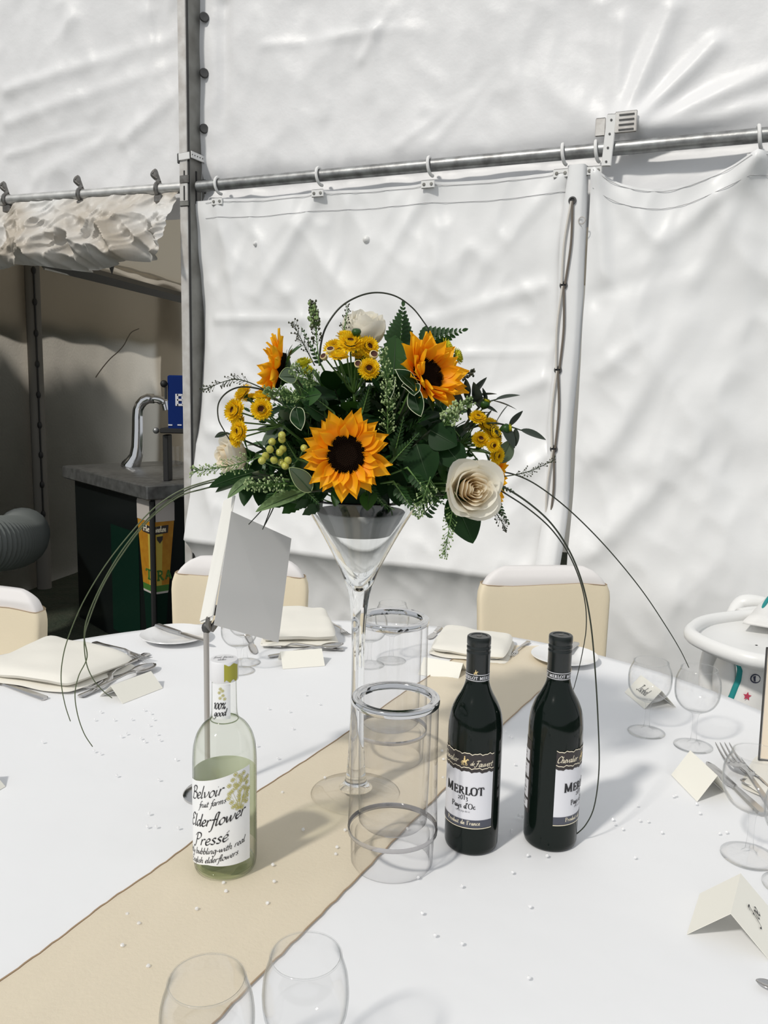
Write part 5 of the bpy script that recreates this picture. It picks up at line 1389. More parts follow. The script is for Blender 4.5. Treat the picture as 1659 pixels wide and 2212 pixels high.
def orient(p, d, roll=0.0, scale=1.0):
    """matrix with local +Y along d"""
    y = Vector(d).normalized(); x = y.cross(Z)
    if x.length < 1e-3: x = Vector((1, 0, 0))
    x.normalize(); z = x.cross(y)
    M3 = Matrix((x, y, z)).transposed() @ Matrix.Rotation(roll, 3, 'Y')
    return Matrix.Translation(Vector(p)) @ M3.to_4x4() @ Matrix.Scale(scale, 4)
def orient_face(p, d, roll=0.0):
    """local +Y along d, the upper side turned towards the open side of the table"""
    y = Vector(d).normalized(); n = Vector((.0, -.9, .45)); n = (n - y * n.dot(y)).normalized(); x = y.cross(n)
    M3 = Matrix((x, y, n)).transposed() @ Matrix.Rotation(roll, 3, 'Y')
    return Matrix.Translation(Vector(p)) @ M3.to_4x4()
def stem_to_foam(root_loc, M, material, parent, r=.0022, bend=.02, start=None):
    """stem from the flower (local origin) back to the foam"""
    inv = M.inverted(); tgt = FC + (Vector(M.translation) - FC) * .12
    a = Vector(start or (0, 0, 0)); b = inv @ tgt
    mid = (a + b) / 2 + inv.to_3x3() @ Vector((0, 0, bend))
    return MB().tube(curve([a, mid, b], 6), r, 6).build('stem', material, parent, True)

# ---- sunflowers
sp_mesh = [petal_mesh('petal', .036, .0098, sun_petal, .35, .45, curl=c_) for c_ in (.05, -.10, .22)]
sep_mesh = leaf_mesh('sepal', .026, .006, leaf_mid, .2, .1)
def sunflower(label, px, py, y, axis, disc_r, size=1.0, tilt0=.15, spread=.0, open_bias=None, stem=True):
    c = at_y(px, py, y); M = place(c, frame(axis))
    t = thing('sunflower', label, 'sunflower', M=M, group='sunflowers')
    n = 19; R = random.Random(int(px))
    for ring in range(3):
        for k in range(n if ring < 2 else 8):
            a = 2 * math.pi * (k + .5 * ring) / (n if ring < 2 else 8) + R.uniform(-.10, .10)
            tl_ = tilt0 + ring * .26 + R.uniform(-.16, .16)
            if open_bias is not None: tl_ += open_bias * math.cos(a)
            s = size * R.uniform(.84, 1.10) * (1 - .14 * ring)
            Mp = Matrix.Rotation(a, 4, 'Z') @ Matrix.Translation((0, disc_r * (.93 - .04 * ring), .001 + .0022 * ring)) @ Matrix.Rotation(tl_, 4, 'X') @ Matrix.Rotation(R.uniform(-.45, .45), 4, 'Y') @ Matrix.Rotation(R.uniform(-.14, .14), 4, 'Z') @ Matrix.Scale(s, 4)
            link('petal', sp_mesh[R.choice((0, 0, 1, 2)) if ring else R.choice((0, 1))], t, Mp)
    prof = [(disc_r * q, z) for q, z in ((1.05, -.004), (1.04, .003), (.96, .0062), (.8, .0078), (.55, .0070), (.3, .0058), (.01, .0052))]
    d = MB().lathe(prof, 36); db = d.build('disc', sun_disc, t, True)
    m = MB(); G_ = math.pi * (3 - math.sqrt(5))
    for i in range(420):
        rr = disc_r * 1.0 * math.sqrt((i + .5) / 420); a = i * G_; q = rr / disc_r
        z = np.interp(q, [0, .3, .55, .8, .96, 1.05], [.0052, .0058, .0070, .0078, .0062, .003])
        h = .0014 + .0020 * (q > .55)
        b = .00075; cx_, cy2 = rr * math.cos(a), rr * math.sin(a)
        m.add([(cx_ - b, cy2 - b, z), (cx_ + b, cy2 - b, z), (cx_ + b, cy2 + b, z), (cx_ - b, cy2 + b, z), (cx_ * 1.02, cy2 * 1.02, z + h)], [(0, 1, 4), (1, 2, 4), (2, 3, 4), (3, 0, 4)])
    fz = m.build('florets', sun_fuzz, db, False); tag(fz, kind='stuff')
    MB().lathe([(disc_r * 1.02, .0), (disc_r * .9, -.008), (disc_r * .45, -.014), (.004, -.018)], 24).build('flower_back', leaf_mid, t, True)
    for k in range(16):
        a = 2 * math.pi * k / 16 + R.uniform(-.1, .1)
        link('sepal', sep_mesh, t, Matrix.Rotation(a, 4, 'Z') @ Matrix.Translation((0, disc_r * .85, -.006)) @ Matrix.Rotation(R.uniform(-.5, .25), 4, 'X') @ Matrix.Scale(R.uniform(.8, 1.1), 4))
    if stem: stem_to_foam(c, M, stem_green, t, .0045, .0, (0, 0, -.015))
    return t
sunflower('large open sunflower at the front of the arrangement, facing the camera', 748, 982, 1.035, (-.04, -1, .10), .0245, 1.0, .12)
sunflower('sunflower at the upper right of the arrangement, cupped and turned away', 921, 812, 1.10, (.55, -.62, .36), .0235, 1.08, .52, open_bias=.0)
sunflower('sunflower at the upper left seen from the side', 604, 800, 1.13, (-.94, -.18, .22), .0230, .92, .30)
sunflower('sunflower mostly hidden behind the right hand rose', 1062, 1032, 1.16, (.93, -.12, -.10), .0215, .85, .25)

# ---- roses
rose_meshes = {}
def rose(label, px, py, y, axis, R0, bud=False, spin=0.0):
    c = at_y(px, py, y); M = place(c, frame(axis, spin)); t = thing('rose', label, 'rose', M=M, group='cream roses')
    R = random.Random(int(px * 3))
    def shell(rb, rt, hgt, a0, a1, z0, material, curl=.0, lean=0.0):
        """one petal: a curved sheet round the axis, base radius rb, top radius rt"""
        P = []; nu, nv = 10, 8
        for j in range(nv + 1):
            v = j / nv; row = []
            for i in range(nu + 1):
                u = i / nu; a = a0 + (a1 - a0) * u; e = (2 * u - 1)
                hh = hgt * (1 - .30 * abs(e) ** 2.4 + .05 * math.sin(a0 * 7 + e * 4)) * v
                prof = math.sin(v * math.pi * (.66 if bud else .5)) ** .75
                rr = rb + (rt - rb) * prof + curl * max(0, v - .72) ** 1.3 * 3.5 * (1 + .5 * math.cos(e * 3)) + .0012 * (1 - u) + .0008 * math.sin(e * 6 + a0 * 3) * v
                row.append((rr * math.cos(a), hh + z0, rr * math.sin(a)))
            P.append(row)
        me = MB().grid([[(p[0], p[2], p[1]) for p in r] for r in P]).mesh('petal', material, True)
        # generated coords: petal colour runs along the height axis (z)
        link('petal', me, t)
    H = R0 * 1.45; z0 = -R0 * .85
    if bud:
        plan = [(3, .16, .26, 1.22, 2.8, .0), (3, .30, .46, 1.24, 2.8, .0), (4, .46, .76, 1.22, 2.5, .0), (4, .56, 1.04, 1.16, 2.3, .0), (4, .60, 1.22, 1.06, 2.2, .03)]
    else:
        plan = [(2, .06, .10, 1.02, 3.4, .0), (3, .12, .20, 1.06, 2.6, .0), (3, .20, .32, 1.08, 2.5, .02), (4, .28, .46, 1.06, 2.1, .05), (4, .36, .60, 1.02, 2.0, .10), (4, .44, .78, .98, 2.0, .16), (4, .50, .95, .88, 1.95, .26), (4, .54, 1.08, .74, 1.9, .36)]
    for q, (n, rb, rt, hh, span, curl) in enumerate(plan):
        a0 = R.uniform(0, 6.28)
        for k in range(n):
            a = a0 + 2 * math.pi * k / n + R.uniform(-.12, .12)
            shell(rb * R0, rt * R0, hh * H * R.uniform(.95, 1.04), a - span / 2, a + span / 2, z0, rose_inner_z if q < len(plan) - 3 and not bud else rose_petal_z, curl * R0 * R.uniform(.7, 1.2))
    MB().lathe([(R0 * .55, z0 + .004), (R0 * .42, z0 - .004), (R0 * .2, z0 - .012), (.003, z0 - .016)], 18).build('calyx', leaf_mid, t, True)
    for k in range(5):
        link('sepal', sep_mesh, t, Matrix.Rotation(2 * math.pi * k / 5, 4, 'Z') @ Matrix.Translation((0, R0 * .3, z0 - .006)) @ Matrix.Rotation(.35, 4, 'X'))
    stem_to_foam(c, M, stem_green, t, .0032, .0, (0, 0, z0 - .012))
    return t
rose_petal_z = length_gradient('rose_petal_outer', (.93, .84, .66), (.95, .92, .83), .55, .42, .0, .7, 2)
rose_inner_z = length_gradient('rose_petal_heart', (.95, .76, .50), (.95, .88, .73), .55, .48, .1, .9, 2)
rose('open cream rose at the lower right of the arrangement', 1022, 1058, 1.045, (.22, -.93, .14), .0290, spin=.6)
rose('white rose bud at the top of the arrangement', 786, 712, 1.20, (.04, -.30, 1), .0245, True, .4)
rose('cream rose half hidden at the left of the arrangement', 497, 985, 1.14, (-.85, -.45, -.05), .0230, spin=1.0)

# ---- yellow button chrysanthemum sprays
mp = petal_mesh('petal', .0052, .0011, mum_petal, .3, .6, 2, 3, curl=.15)
def bloom_mesh(name, r, material, cup=0.0):
    m = MB(); pm = mp
    Rr = random.Random(5)
    for ring, (rr, tilt, s, n) in enumerate(((.46, -.10, 1.12, 26), (.46, .35, 1.08, 24), (.42, .80, .98, 22), (.38, 1.20, .85, 18), (.33, 1.5, .62, 14))):
        for k in range(n):
            a = 2 * math.pi * (k + .5 * (ring % 2)) / n + Rr.uniform(-.06, .06); tl_ = tilt + cup + Rr.uniform(-.12, .12)
            Mx = Matrix.Rotation(a, 4, 'Z') @ Matrix.Translation((0, r * rr, .0008 * ring)) @ Matrix.Rotation(tl_, 4, 'X') @ Matrix.Scale(s * r / .0095, 4)
            m.add([Mx @ v.co for v in pm.vertices], [tuple(p.vertices) for p in pm.polygons])
    return m.mesh(name, material, True)
bloom_me = bloom_mesh('bloom', .0125, mum_petal); bloom_green = bloom_mesh('bloom', .0125, mum_green, .3)
eye_me = MB().lathe([(.0040, .0005), (.0043, .0030), (.0026, .0024), (.0001, .0018)], 14).mesh('eye', mum_disc, True)
back_me = MB().lathe([(.0058, .0002), (.0046, -.0022), (.0012, -.0045)], 12).mesh('bloom_back', leaf_mid, True)
bud_me = MB().lathe([(.0010, -.006), (.0038, -.0035), (.0052, .0), (.0050, .0026), (.0040, .0030)], 14, cap1=False).mesh('bud', bud_rim, True)
budeye_me = MB().lathe([(.0042, .0024), (.0026, .0016), (.0001, .0012)], 12, cap0=False).mesh('eye', mum_disc, True)
budgreen_me = MB().lathe([(.0010, -.006), (.0042, -.003), (.0055, .0008), (.0046, .0034), (.0001, .0042)], 12).mesh('bud', leaf_mid, True)
def chrysanthemum(label, blooms, node_px, y, axis0):
    """blooms: (px,py,r_px,kind,axis,dy)"""
    node = at_y(*node_px, y + .03); t = thing('chrysanthemum_spray', label, 'chrysanthemum', node, group='yellow button chrysanthemum sprays')
    m = MB()
    for px, py, rp, kind, ax, dy in blooms:
        p = at_y(px, py, y + dy) - node; r = rp / FPX * (y + dy) * 1.14
        Mx = place(p, frame(ax)) @ Matrix.Scale(r / .0125, 4)
        if kind == 'f' or kind == 'g':
            b = link('bloom', bloom_me if kind == 'f' else bloom_green, t, Mx); link('eye', eye_me, b); link('bloom_back', back_me, b)
        elif kind == 'b':
            b = link('bud', bud_me, t, place(p, frame(ax)) @ Matrix.Scale(r / .0055, 4)); link('eye', budeye_me, b)
        else:
            b = link('bud', budgreen_me, t, place(p, frame(ax)) @ Matrix.Scale(r / .0055, 4))
        a = p - Vector(ax).normalized() * r * .35
        m.tube(curve([a, a * .5 - Vector(ax).normalized() * .012, Vector((0, 0, 0))], 4), .0011, 5)
    inv = FC - node
    m.tube(curve([Vector((0, 0, 0)), inv * .5, inv * .92], 5), .0018, 6)
    m.build('stem', stem_green, t, True)
    return t
up = (.0, -.62, .78)
chrysanthemum('spray of yellow button flowers at the top, below the white rose', [
    (757, 742, 25, 'f', (.05, -.70, .72), -.02), (795, 750, 21, 'f', (.45, -.85, .3), -.015), (724, 753, 22, 'f', (-.2, -.55, .8), .005), (732, 771, 19, 'f', (0, -.34, .94), -.035), (797, 797, 21, 'f', (.06, -.97, .2), -.045),
    (746, 727, 17, 'f', (0, .1, 1), .03), (772, 768, 14, 'f', (.2, -.4, .8), .0), (700, 771, 7.5, 'b', (-.4, -.7, .55), -.02), (714, 757, 8.5, 'b', (-.1, -.6, .8), -.03), (807, 767, 9, 'b', (.2, -.8, .5), -.035), (774, 787, 8, 'b', (-.1, -.9, .4), -.045), (770, 718, 9, 'x', (0, -.4, .9), -.02)], (765, 850), 1.11, up)
chrysanthemum('spray of yellow button flowers at the left', [
    (527, 852, 21, 'f', (-.72, -.35, .6), .0), (508, 887, 23, 'f', (-.55, -.75, .25), -.01), (518, 912, 20, 'f', (-.75, -.5, .1), .01), (519, 931, 21, 'f', (-.6, -.7, .0), -.02), (511, 948, 17, 'f', (-.7, -.6, -.2), -.01), (565, 884, 21, 'f', (.0, -.98, .12), -.035), (565, 858, 16, 'f', (0, -.3, .95), -.01), (540, 862, 15, 'f', (-.3, .2, .9), .02)], (610, 920), 1.09, (-.7, -.5, .4))
chrysanthemum('spray of yellow button flowers at the right, above the open rose', [
    (1032, 903, 17, 'f', (.1, -.6, .75), -.01), (1048, 922, 18, 'f', (.5, -.5, .6), .0), (1064, 938, 20, 'f', (.6, -.6, .4), .0), (1068, 960, 19, 'f', (.75, -.55, .2), .0), (1038, 950, 17, 'f', (.05, -.8, .5), -.02), (1065, 962, 14, 'f', (.3, -.9, .0), -.025), (1072, 984, 18, 'f', (.6, -.7, -.1), -.01), (1060, 915, 16, 'f', (.4, .1, .9), .02), (1047, 873, 10, 'x', (.3, -.3, .9), .0), (1092, 926, 10, 'x', (.95, -.2, .1), .0), (1050, 868, 9, 'g', (.3, -.3, .9), .0), (1099, 925, 9, 'g', (.95, -.2, .1), .0)], (990, 960), 1.12, (.6, -.5, .4))
chrysanthemum('pair of greenish yellow button flowers behind the upper right sunflower', [(964, 752, 19, 'g', (.75, -.1, .5), .02), (986, 770, 16, 'g', (.85, -.3, .3), .02), (1072, 1040, 14, 'f', (.7, -.5, -.3), -.04)], (930, 840), 1.18, (.7, 0, .5))
chrysanthemum('single young yellow button flower at the upper left', [(656, 787, 17, 'g', (-.2, -.4, .9), .0), (663, 800, 12, 'g', (-.1, -.7, .6), -.01)], (690, 870), 1.10, (-.2, -.4, .9))

# ---- hypericum berries
bnode = at_y(625, 1010, 1.09); hb = thing('hypericum_sprig', 'sprig of pale green berries left of the front sunflower', 'berry sprig', bnode)
berry_me = MB().lathe([(.0001, -.0050), (.0022, -.0046), (.0042, -.0026), (.0048, .0), (.0044, .0026), (.0028, .0046), (.0008, .0056), (.0001, .0062)], 14).mesh('berry', berry_mat, True)
m = MB()
for i, (px, py) in enumerate([(609, 940), (609, 949), (588, 954), (583, 971), (604, 977), (611, 970), (566, 995), (592, 994), (608, 999), (622, 995), (657, 968), (574, 985), (616, 1006)]):
    p = at_y(px, py, 1.035 + .006 * (i % 3)) - bnode; d = (p + Vector((0, -.02, .01))).normalized()
    b = link('berry', berry_me, hb, place(p, frame((d.x * .6, -.5, .5 * (1 if i % 2 else -.3)))))
    m.tube(curve([p, p * .55 + Vector((0, .006, -.004)), Vector((0, 0, 0))], 4), .0009, 5)
m.tube([(0, 0, 0), (FC - bnode) * .9], .0016, 6); m.build('stem', stem_green, hb, True)

# ---- broad leaf sprigs filling the dome
broad = [leaf_mesh('leaf', .050, .017, leaf_dark, .22, .18), leaf_mesh('leaf', .044, .0155, leaf_mid, .3, .1), leaf_mesh('leaf', .052, .015, leaf_dark, .15, .3, wave=.06), leaf_mesh('leaf', .042, .015, leaf_grey, .2, .12)]
LEAF_N = 0
def sprig(label, tip, n, meshes, size=1.0, name='leafy_sprig', cat='foliage', group='broad leaved sprigs', material=dark_stem, t0=.35, R=None, start=None, bend=.02, roll=None, spread=.9, sr=.0016):
    R = R or rng; a = Vector(start) if start is not None else FC.copy(); b = Vector(tip)
    mid = (a + b) / 2 + Vector((0, 0, bend))
    path = curve([a, mid, b], 10); t = thing(name, label, cat, a, group=group)
    MB().tube([p - a for p in path], [sr * (1.2 - .7 * i / len(path)) for i in range(len(path))], 5).build('stem', material, t, True)
    for k in range(n):
        u = t0 + (1 - t0) * (k + .5) / n; i = min(int(u * (len(path) - 1)), len(path) - 2)
        p = path[i]; d = (path[i + 1] - path[i]).normalized(); side = d.cross(Vector((R.uniform(-.3, .3), -1, R.uniform(-.2, .4)))).normalized() * (1 if k % 2 else -1)
        if k == n - 1: dirv = d + Vector((0, -.1, 0))
        else: dirv = d * R.uniform(.35, .8) + side * spread + Vector((R.uniform(-.3, .3), R.uniform(-.5, .1), R.uniform(-.2, .3)))
        link('leaf', R.choice(meshes), t, orient(p - a, dirv, R.uniform(-.7, .7) if roll is None else roll, size * R.uniform(.8, 1.15)))
    return t
R = random.Random(21)
N_S = 64
for k in range(N_S):
    g = (k + .5) / N_S; el = math.asin(1 - 1.10 * g) ; az = k * 2.39996
    d = Vector((math.cos(el) * math.cos(az), math.cos(el) * math.sin(az), math.sin(el)))
    rad = Vector((.185, .165, .170))
    tip = FC + Vector((d.x * rad.x, d.y * rad.y, d.z * rad.z + .010)) * R.uniform(.62, 1.0)
    if d.z < .08 and d.y < -.3 and abs(d.x) < .75: tip.z += .03
    dark = d.y < .4
    sprig('dark green leafy sprig in the body of the arrangement' if k % 5 else 'leafy sprig with grey green leaves among the dark leaves', tip, 10, [broad[0], broad[0], broad[2], broad[1]] if k % 5 else [broad[0], broad[3], broad[1]], R.uniform(.75, 1.0), R=R, group='dark leafy sprigs in the arrangement', t0=.30)

# named leaves that read on their own
def single_leaf(label, base, tip, W, material, y0, y1, fold=.2, droop=.05, roll=0.0, edge=None, serr=0, wave=.0, cat='leaf', name='broad_leaf'):
    a, b = at_y(*base, y0), at_y(*tip, y1); L = (b - a).length
    t = thing(name, label, cat, M=orient_face(a, b - a, roll))
    me = leaf_mesh('blade', L, W, material, fold, droop, serr=serr, nu=8, nv=16, wave=wave)
    link('blade', me, t)
    MB().tube([(0, q * L, .0006 - droop * L * q * q) for q in np.linspace(0, .97, 8)], [.0008 * (1.1 - q) for q in np.linspace(0, .97, 8)], 5).build('midrib', rib_mat, t, True)
    if edge:
        nu = 9; co = [v.co for v in me.vertices]; nv = len(co) // nu
        e = [co[j * nu] for j in range(nv)] + [co[j * nu + nu - 1] for j in reversed(range(nv))]
        MB().tube([v + Vector((0, 0, .0004)) for v in e], .0005, 4, True).build('pale_edge', edge, t, True)
    inv = orient_face(a, b - a, roll).inverted()
    MB().tube(curve([Vector((0, 0, 0)), (inv @ FC) * .5 + Vector((0, 0, -.004)), (inv @ FC) * .9], 5), .0014, 5).build('stalk', dark_stem, t, True)
    return t
single_leaf('large dark leaf hanging below the open rose', (975, 1070), (1028, 1170), .030, leaf_dark, 1.07, 1.05, .12, .10, -.5)
single_leaf('broad bright green leaf between white rose and upper right sunflower', (848, 830), (856, 722), .026, leaf_mid, 1.16, 1.18, .15, .05, .4, serr=1)
single_leaf('long pale leaf reaching down at the lower left', (662, 1062), (552, 1098), .0125, leaf_pale, 1.06, 1.02, .3, .08, .5)
single_leaf('dark leaf pointing left beside the menu card', (545, 1022), (452, 1046), .011, leaf_dark, 1.08, 1.05, .3, .12, .2)
single_leaf('narrow leaf hanging over the top of the menu card', (545, 1030), (490, 1072), .0080, leaf_pale, 1.06, 1.04, .3, .1, .3)
single_leaf('pale grey leaf below left of the front sunflower', (672, 1062), (628, 1010), .0125, leaf_grey, 1.03, 1.02, .25, .1, .3, edge=seed_pale)
single_leaf('grey green leaf beside the side facing sunflower', (640, 815), (604, 812), .0130, leaf_grey, 1.08, 1.07, .2, .1, .2, edge=seed_pale)
single_leaf('round leaf at the right edge above the rose', (1078, 1000), (1106, 950), .0120, leaf_grey, 1.12, 1.12, .2, .05, .4)
single_leaf('dark thin leaf at the far left of the arrangement', (490, 935), (464, 944), .0046, ruscus_mat, 1.11, 1.10, .2, .05, .2)
for l, a, b, w, r_ in (('variegated leaf tucked under the upper right sunflower', (905, 850), (862, 795), .0125, .5), ('second variegated leaf below the upper right sunflower', (880, 830), (897, 848), .012, -.4),
                       ('variegated leaf pointing down below the upper right sunflower', (893, 840), (905, 896), .0115, .6), ('variegated leaf with a wavy cream edge beside the seed spray', (852, 815), (838, 858), .0085, .9),
                       ('variegated leaf left of the front sunflower', (640, 880), (648, 925), .010, .3)):
    single_leaf(l, a, b, w, leaf_dark, 1.06, 1.04, .25, .15, r_, edge=variegated_edge, wave=.10)
for l, a, b, w, mt in (('dark leaf inside the right of the arrangement', (930, 930), (985, 960), .020, leaf_dark), ('broad dark leaf right of the front sunflower', (900, 960), (925, 1040), .024, leaf_dark), ('broad dark leaf above the open rose', (960, 960), (1000, 1010), .018, leaf_dark),
                       ('mid green leaf in the heart of the arrangement', (650, 860), (690, 850), .013, leaf_mid), ('mid green leaf below the front sunflower', (800, 1060), (792, 1100), .012, leaf_mid), ('dark leaf above the front sunflower', (700, 900), (660, 870), .016, leaf_dark)):
    single_leaf(l, a, b, w, mt, 1.07, 1.05, .2, .12, .3)

for l, a, b, w, mt in (('small dark leaf on the vase rim left of the front sunflower', (690, 1045), (668, 1086), .010, leaf_dark), ('small leaf on the vase rim under the front sunflower', (735, 1050), (722, 1092), .009, leaf_mid),
                       ('dark leaf over the vase rim right of the front sunflower', (850, 1040), (862, 1092), .011, leaf_dark), ('dark leaf over the right end of the vase rim', (895, 1050), (905, 1090), .012, leaf_dark), ('leaf over the left end of the vase rim', (655, 1045), (640, 1072), .011, leaf_mid)):
    single_leaf(l, a, b, w, mt, 1.10, 1.085, .2, .12, .2)

# ---- leather fern fronds
pin = leaf_mesh('leaflet', .030, .0088, fern_mat, .25, .12, serr=1, nu=4, nv=10)
def fern(label, base, tip, y0, y1, n=9, size=1.0, roll=0.0, droop=.0, mt=None):
    a, b = at_y(*base, y0), at_y(*tip, y1); L = (b - a).length; M = orient_face(a, b - a, roll)
    t = thing('fern_frond', label, 'fern', M=M, group='leather fern fronds')
    MB().tube([(0, q * L, -droop * q * q * L) for q in np.linspace(0, 1, 8)], [.0012 * (1.15 - q) for q in np.linspace(0, 1, 8)], 5).build('rachis', stem_green, t, True)
    for k in range(n):
        q = .18 + .78 * k / n; s = size * L / .10 * (1.0 - .82 * ((k + .6) / n)) * .95
        for sd in (-1, 1):
            Mp = Matrix.Translation((0, q * L, -droop * q * q * L)) @ Matrix.Rotation(-sd * (1.05 - .35 * k / n), 4, 'Z') @ Matrix.Rotation(.25 * sd, 4, 'Y') @ Matrix.Scale(max(s, .14), 4)
            link('leaflet', pin, t, Mp)
    link('leaflet', pin, t, Matrix.Translation((0, .93 * L, -droop * L * .86)) @ Matrix.Scale(.35 * size * L / .1, 4))
    inv = M.inverted()
    MB().tube([(0, 0, 0), (inv @ FC) * .9], .0014, 5).build('stalk', stem_green, t, True)
fern('upright fern frond at the top right of the arrangement', (862, 770), (871, 655), 1.18, 1.20, 9, 1.35, .3)
fern('fern frond reaching right behind the upper right sunflower', (890, 745), (1006, 712), 1.20, 1.20, 9, 1.15, .5)
fern('small fern frond pointing left beside the upright one', (868, 745), (842, 694), 1.19, 1.2, 6, .6, .2)
fern('fern frond pointing down left of the vase', (600, 1060), (566, 1098), 1.08, 1.05, 7, 1.2, .3)
fern('fern frond drooping at the lower left', (640, 1050), (560, 1050), 1.05, 1.02, 9, .8, .5)
fern('fern frond hanging over the lip of the vase', (880, 1010), (945, 1095), 1.05, 1.03, 10, .8, -.4)
fern('fern frond below the front sunflower at the right', (850, 1040), (905, 1120), 1.05, 1.03, 9, .8, -.2)
fern('fern frond over the left end of the vase rim', (640, 1040), (690, 1090), 1.07, 1.06, 8, .9, .2)
fern('fern frond over the vase rim under the sunflower', (790, 1045), (838, 1100), 1.07, 1.06, 8, .8, -.2)
fern('fern frond over the right end of the vase rim', (860, 1045), (918, 1112), 1.08, 1.06, 9, .8, .1)
fern('short fern frond hanging right of the vase', (900, 1040), (960, 1090), 1.09, 1.07, 8, .9, .2)
fern('short fern frond hanging left of the vase', (610, 1035), (640, 1085), 1.08, 1.06, 8, .9, -.2)
fern('fern frond right of the open rose', (1045, 1040), (1110, 1062), 1.10, 1.10, 7, .9, .2)
fern('fern frond hanging right below the open rose', (1055, 1060), (1100, 1132), 1.10, 1.09, 8, .9, -.2)
fern('fern frond inside the arrangement left of the berries', (640, 990), (614, 948), 1.06, 1.045, 7, .9, .2)
fern('fern frond above the front sunflower at the right', (850, 990), (872, 900), 1.06, 1.045, 9, .8, .4)
fern('pale fern frond right of the front sunflower', (845, 1000), (905, 935), 1.05, 1.04, 9, .8, .3)
fern('upright fern frond at the upper left', (700, 800), (650, 705), 1.16, 1.18, 9, .45, .2)
fern('dark fern frond in the middle of the arrangement', (780, 900), (800, 830), 1.08, 1.07, 8, .9, .2)
fern('fern frond at the left below the side facing sunflower', (690, 900), (560, 865), 1.08, 1.07, 10, .7, .5)
fern('fern frond pointing up left in the heart of the arrangement', (720, 890), (640, 830), 1.07, 1.06, 9, .8, .4)

def fern_between(label, a, b, n, size, roll, droop):
    L = (b - a).length; M = orient_face(a, b - a, roll); t = thing('fern_frond', label, 'fern', M=M, group='small fern fronds among the leaves')
    MB().tube([(0, q * L, -droop * q * q * L) for q in np.linspace(0, 1, 8)], [.0011 * (1.15 - q) for q in np.linspace(0, 1, 8)], 5).build('rachis', stem_green, t, True)
    for k in range(n):
        q = .25 + .70 * k / n; s = size * L / .10 * (1.0 - .80 * ((k + .6) / n))
        for sd in (-1, 1):
            link('leaflet', pin, t, Matrix.Translation((0, q * L, -droop * q * q * L)) @ Matrix.Rotation(-sd * (1.05 - .35 * k / n), 4, 'Z') @ Matrix.Rotation(.25 * sd, 4, 'Y') @ Matrix.Scale(max(s, .14), 4))
    link('leaflet', pin, t, Matrix.Translation((0, .93 * L, -droop * L * .86)) @ Matrix.Scale(.35 * size * L / .1, 4))
RF = random.Random(77)
for k in range(30):
    g = (k + .5) / 30; az = math.radians(190 + 160 * RF.random()); el = math.radians(-6 + 72 * g)
    dv = Vector((math.cos(el) * math.cos(az), math.cos(el) * math.sin(az), math.sin(el)))
    tip = FC + Vector((dv.x * .190, dv.y * .165, dv.z * .185 + .008)) * RF.uniform(.86, 1.0)
    side = Vector((RF.uniform(-.05, .05), 0, RF.uniform(-.02, .05)))
    fern_between('small dark fern frond among the leaves of the arrangement', FC + (tip - FC) * .45 - side, tip + side * .4, 7, RF.uniform(.7, 1.0), RF.uniform(-.6, .6), .06)

# ---- ruscus / eucalyptus sprig at the right
rus = [leaf_mesh('leaf', .026, .0052, ruscus_mat, .2, .08), leaf_mesh('leaf', .032, .0070, ruscus_mat, .2, .1)]
for l, tip, st, n in (('dark slender leaved sprig sticking out at the right', (1128, 930), (1000, 930), 9), ('dark slender leaved sprig pointing up right', (1075, 862), (1000, 925), 7), ('dark slender leaved twig below the upper right sunflower', (1030, 855), (985, 905), 6)):
    sprig(l, at_y(*tip, 1.12), n, rus, 1.0, 'slender_sprig', 'foliage', 'slender dark sprigs', dark_stem, .15, R, at_y(*st, 1.12), .01, spread=.7)

# ---- pale seed sprays
def seeds(label, base, tip, y0, y1, n=40, w=.012, r=.0011, mt=None, bend=0.0, stem=None, fl=.25, name='seed_spray'):
    a, b = at_y(*base, y0), at_y(*tip, y1); mid = (a + b) / 2 + Vector((0, 0, bend)); path = curve([a, mid, b], 12)
    t = thing(name, label, 'seed spray', a, group='fine seed sprays')
    Rr = random.Random(int(base[0] + tip[1]))
    m = MB(); m.tube([p - a for p in path], [.0008 * (1.2 - .8 * i / len(path)) for i in range(len(path))], 5)
    s_ = MB()
    for k in range(n):
        u = fl + (1 - fl) * k / n; i = min(int(u * (len(path) - 1)), len(path) - 2); p = path[i] - a; d = (path[i + 1] - path[i]).normalized()
        v = Vector((Rr.uniform(-1, 1), Rr.uniform(-1, 1), Rr.uniform(-1, 1))); v = (v - d * v.dot(d)).normalized()
        q = p + v * w * Rr.uniform(.5, 1.0) * (1.15 - u * .6) + d * w * .6
        m.tube([p, q], .00028, 3); s_.ball(q, r * .82 * Rr.uniform(.8, 1.3), 6, 4, (1, 1, 1.3))
    m.build('stem', stem or stem_green, t, True)
    ob = s_.build('seeds', mt or seed_mat, t, True); tag(ob, kind='stuff')
seeds('upright seed spray at the upper left of the arrangement', (690, 790), (676, 655), 1.14, 1.16, 70, .010, .0015, seed_dark, fl=.35)
seeds('dark seed head at the upper left beside the wire loop', (684, 720), (675, 660), 1.15, 1.16, 60, .009, .0020, seed_mat, fl=.2)
seeds('thin seed twig leaning left at the upper left', (680, 790), (634, 700), 1.14, 1.15, 40, .012, .0012, seed_dark, fl=.3, stem=dark_stem)
seeds('thin seed spray beside the white rose', (742, 720), (752, 660), 1.16, 1.17, 30, .008, .0011, seed_dark, fl=.1)
seeds('pale seed spray in front of the variegated leaves', (850, 880), (828, 762), 1.05, 1.05, 90, .012, .0013, seed_pale, fl=.0)
seeds('second pale seed spray in front of the variegated leaves', (838, 940), (836, 830), 1.05, 1.04, 80, .013, .0012, seed_pale, fl=.0)
seeds('curving seed spray at the far left', (580, 845), (440, 842), 1.08, 1.06, 60, .010, .0010, seed_dark, .014, dark_stem, .35)
